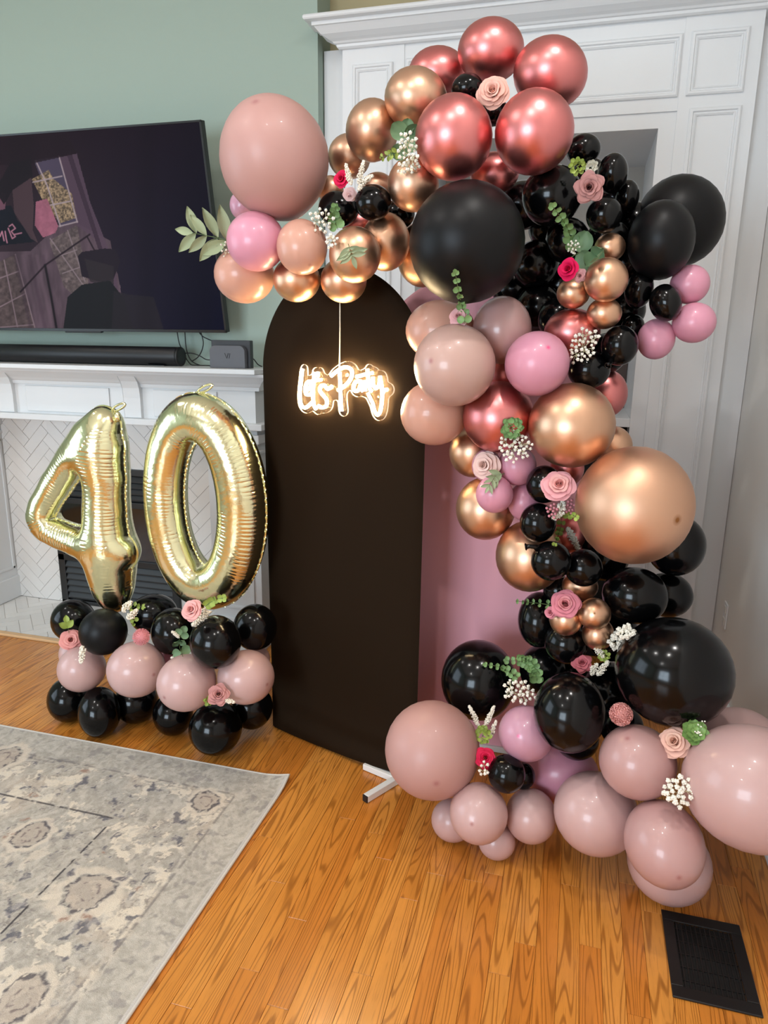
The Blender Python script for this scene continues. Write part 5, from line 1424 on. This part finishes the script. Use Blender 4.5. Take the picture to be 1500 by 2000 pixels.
clump(1155, 327, 13, 'lime', 'white floret tuft above the mauve rose', 18, col='#f4f1e2', lsize=.6, cat='flower', name='white_floret_tuft')
clump(943, 1436, 18, 'lime', 'yellow green leaf tuft above the hot pink rose near the floor', 20, lsize=.5)
clump(1180, 1281, 12, 'lime', 'small green leaf tuft beside the small dusty red rose', 14, lsize=.6)
clump(407, 1369, 10, 'lime', 'small green leaf tuft under the mauve rose beneath the gold 0', 12, lsize=.7)
sprig([(135, 1240), (134, 1232), (132, 1224), (131, 1218)], 'oval', 17, 'single green leaf above the coral ranunculus', 'lime', pairs=1, taper=0)
# white sprays
breath(797, 293, 22, 34, 30, "white baby's breath beside the front left rose chrome balloon", 10, seed=1)
breath(798, 325, 24, 14, 14, "white baby's breath hanging lower beside the front left rose chrome balloon", 0, seed=2)
breath(627, 430, 24, 22, 20, "white baby's breath under the largest pale pink balloon", -30, seed=3)
breath(648, 470, 12, 14, 10, "small white baby's breath tip on the pale pink balloon at left", 0, seed=4)
breath(1140, 675, 26, 37, 40, "long white baby's breath spray before the rose chrome balloon at right", -25, seed=5)
breath(1006, 873, 32, 30, 44, "white baby's breath spray under the eucalyptus tuft in mid column", 0, seed=6)
breath(1014, 1352, 32, 24, 36, "white baby's breath spray under the eucalyptus at the lower left", -8, seed=7)
breath(1222, 1234, 17, 14, 14, "white blossoms right of the lower gold cluster, upper bunch", 0, seed=8, bpx=6)
breath(1203, 1255, 13, 18, 12, "white blossoms right of the lower gold cluster, lower bunch", 20, seed=9, bpx=6)
breath(1326, 1545, 29, 30, 26, "white baby's breath between the dusty pink balloons at the lower right", 0, seed=10, bpx=6)
breath(1120, 482, 12, 14, 16, 'tiny white specks of filler flower among the broad gum leaves', 0, seed=11, bpx=2.6, lift=.045)
breath(946, 1502, 12, 14, 8, 'cream buds under the hot pink rose near the floor', 0, seed=12, bpx=3.5)
breath(441, 486, 10, 16, 10, 'thin white filler twigs under the olive branch', 0, seed=13, bpx=2.2, depth=2.10)
plume([[(700, 372), (712, 355), (728, 345)], [(686, 362), (680, 345), (676, 326)], [(700, 360), (705, 340), (710, 320)]], 'white astilbe plumes beside the hot pink bud on the left shoulder', wpx=7, seed=1)
plume([[(935, 1420), (925, 1400), (914, 1382)], [(945, 1420), (955, 1398), (963, 1378)], [(955, 1440), (962, 1425), (968, 1405)]], 'cream astilbe plumes above the hot pink rose near the floor', wpx=6, seed=2)
plume([[(1108, 1030), (1120, 1050), (1135, 1075)]], 'white astilbe plume hanging before the giant gold balloon', wpx=9, seed=3)
plume([[(1100, 1000), (1088, 1010), (1076, 1014)], [(1098, 992), (1100, 985), (1096, 978)]], 'small white plume among the pink berries', wpx=7, seed=4)
plume([[(1180, 1285), (1170, 1275), (1160, 1267)], [(1170, 1320), (1180, 1305), (1188, 1290)], [(1160, 1322), (1162, 1310), (1168, 1298)]], 'white astilbe plumes beside the small dusty red rose', wpx=8, seed=5)
plume([[(375, 1222), (392, 1212), (412, 1198)], [(380, 1210), (395, 1200), (405, 1188)]], 'white plume under the pale rose at the foot of the gold 0', wpx=9, seed=6)
plume([[(240, 1195), (248, 1186), (257, 1177)]], 'upper white flower spike at the foot of the gold 4', wpx=9, seed=7)
plume([[(248, 1208), (258, 1202), (268, 1194)]], 'lower white flower spike at the foot of the gold 4', wpx=9, seed=8)
plume([[(160, 1262), (160, 1276), (155, 1294)]], 'white plume hanging under the coral ranunculus', wpx=8, seed=9)
plume([[(437, 1366), (446, 1370), (457, 1374)]], 'white plume right of the mauve rose under the gold 0', wpx=6, seed=10)
plume([[(350, 1245), (343, 1238), (337, 1232)], [(350, 1282), (341, 1284), (333, 1282)]], 'tiny white sprigs left of the round leaves under the gold 0', wpx=4, seed=11)
# pink berries
for (x, y, lab) in ((1078, 998, 'left cluster of pink berries under the wide open rose'), (1112, 990, 'right cluster of pink berries under the wide open rose')):
    p, s = anchor(x, y, 12, .015); r0_ = thing('berry_cluster', lab, 'flower', tuple(p), 'pink berries', frame_at(p, (0, 0), 0, s))
    for k in range(12):
        a = k*2.4; q = math.sqrt((k+.5)/12); o_ = MB().sphere((q*math.cos(a), q*1.2*math.sin(a), rng.uniform(-.2, .3)), .25, 8, 6); o_.build('berry', fm('#e79aa6'), r0_, smooth=True, world=False)
    MB().tube([(0, 0, -.6), (0, .2, -.1)], .08, 5).build('stem', M['stem'], r0_, world=False)
breath(1096, 992, 9, 11, 12, 'tight cream florets between the two pink berry clusters', 0, seed=14, bpx=4)
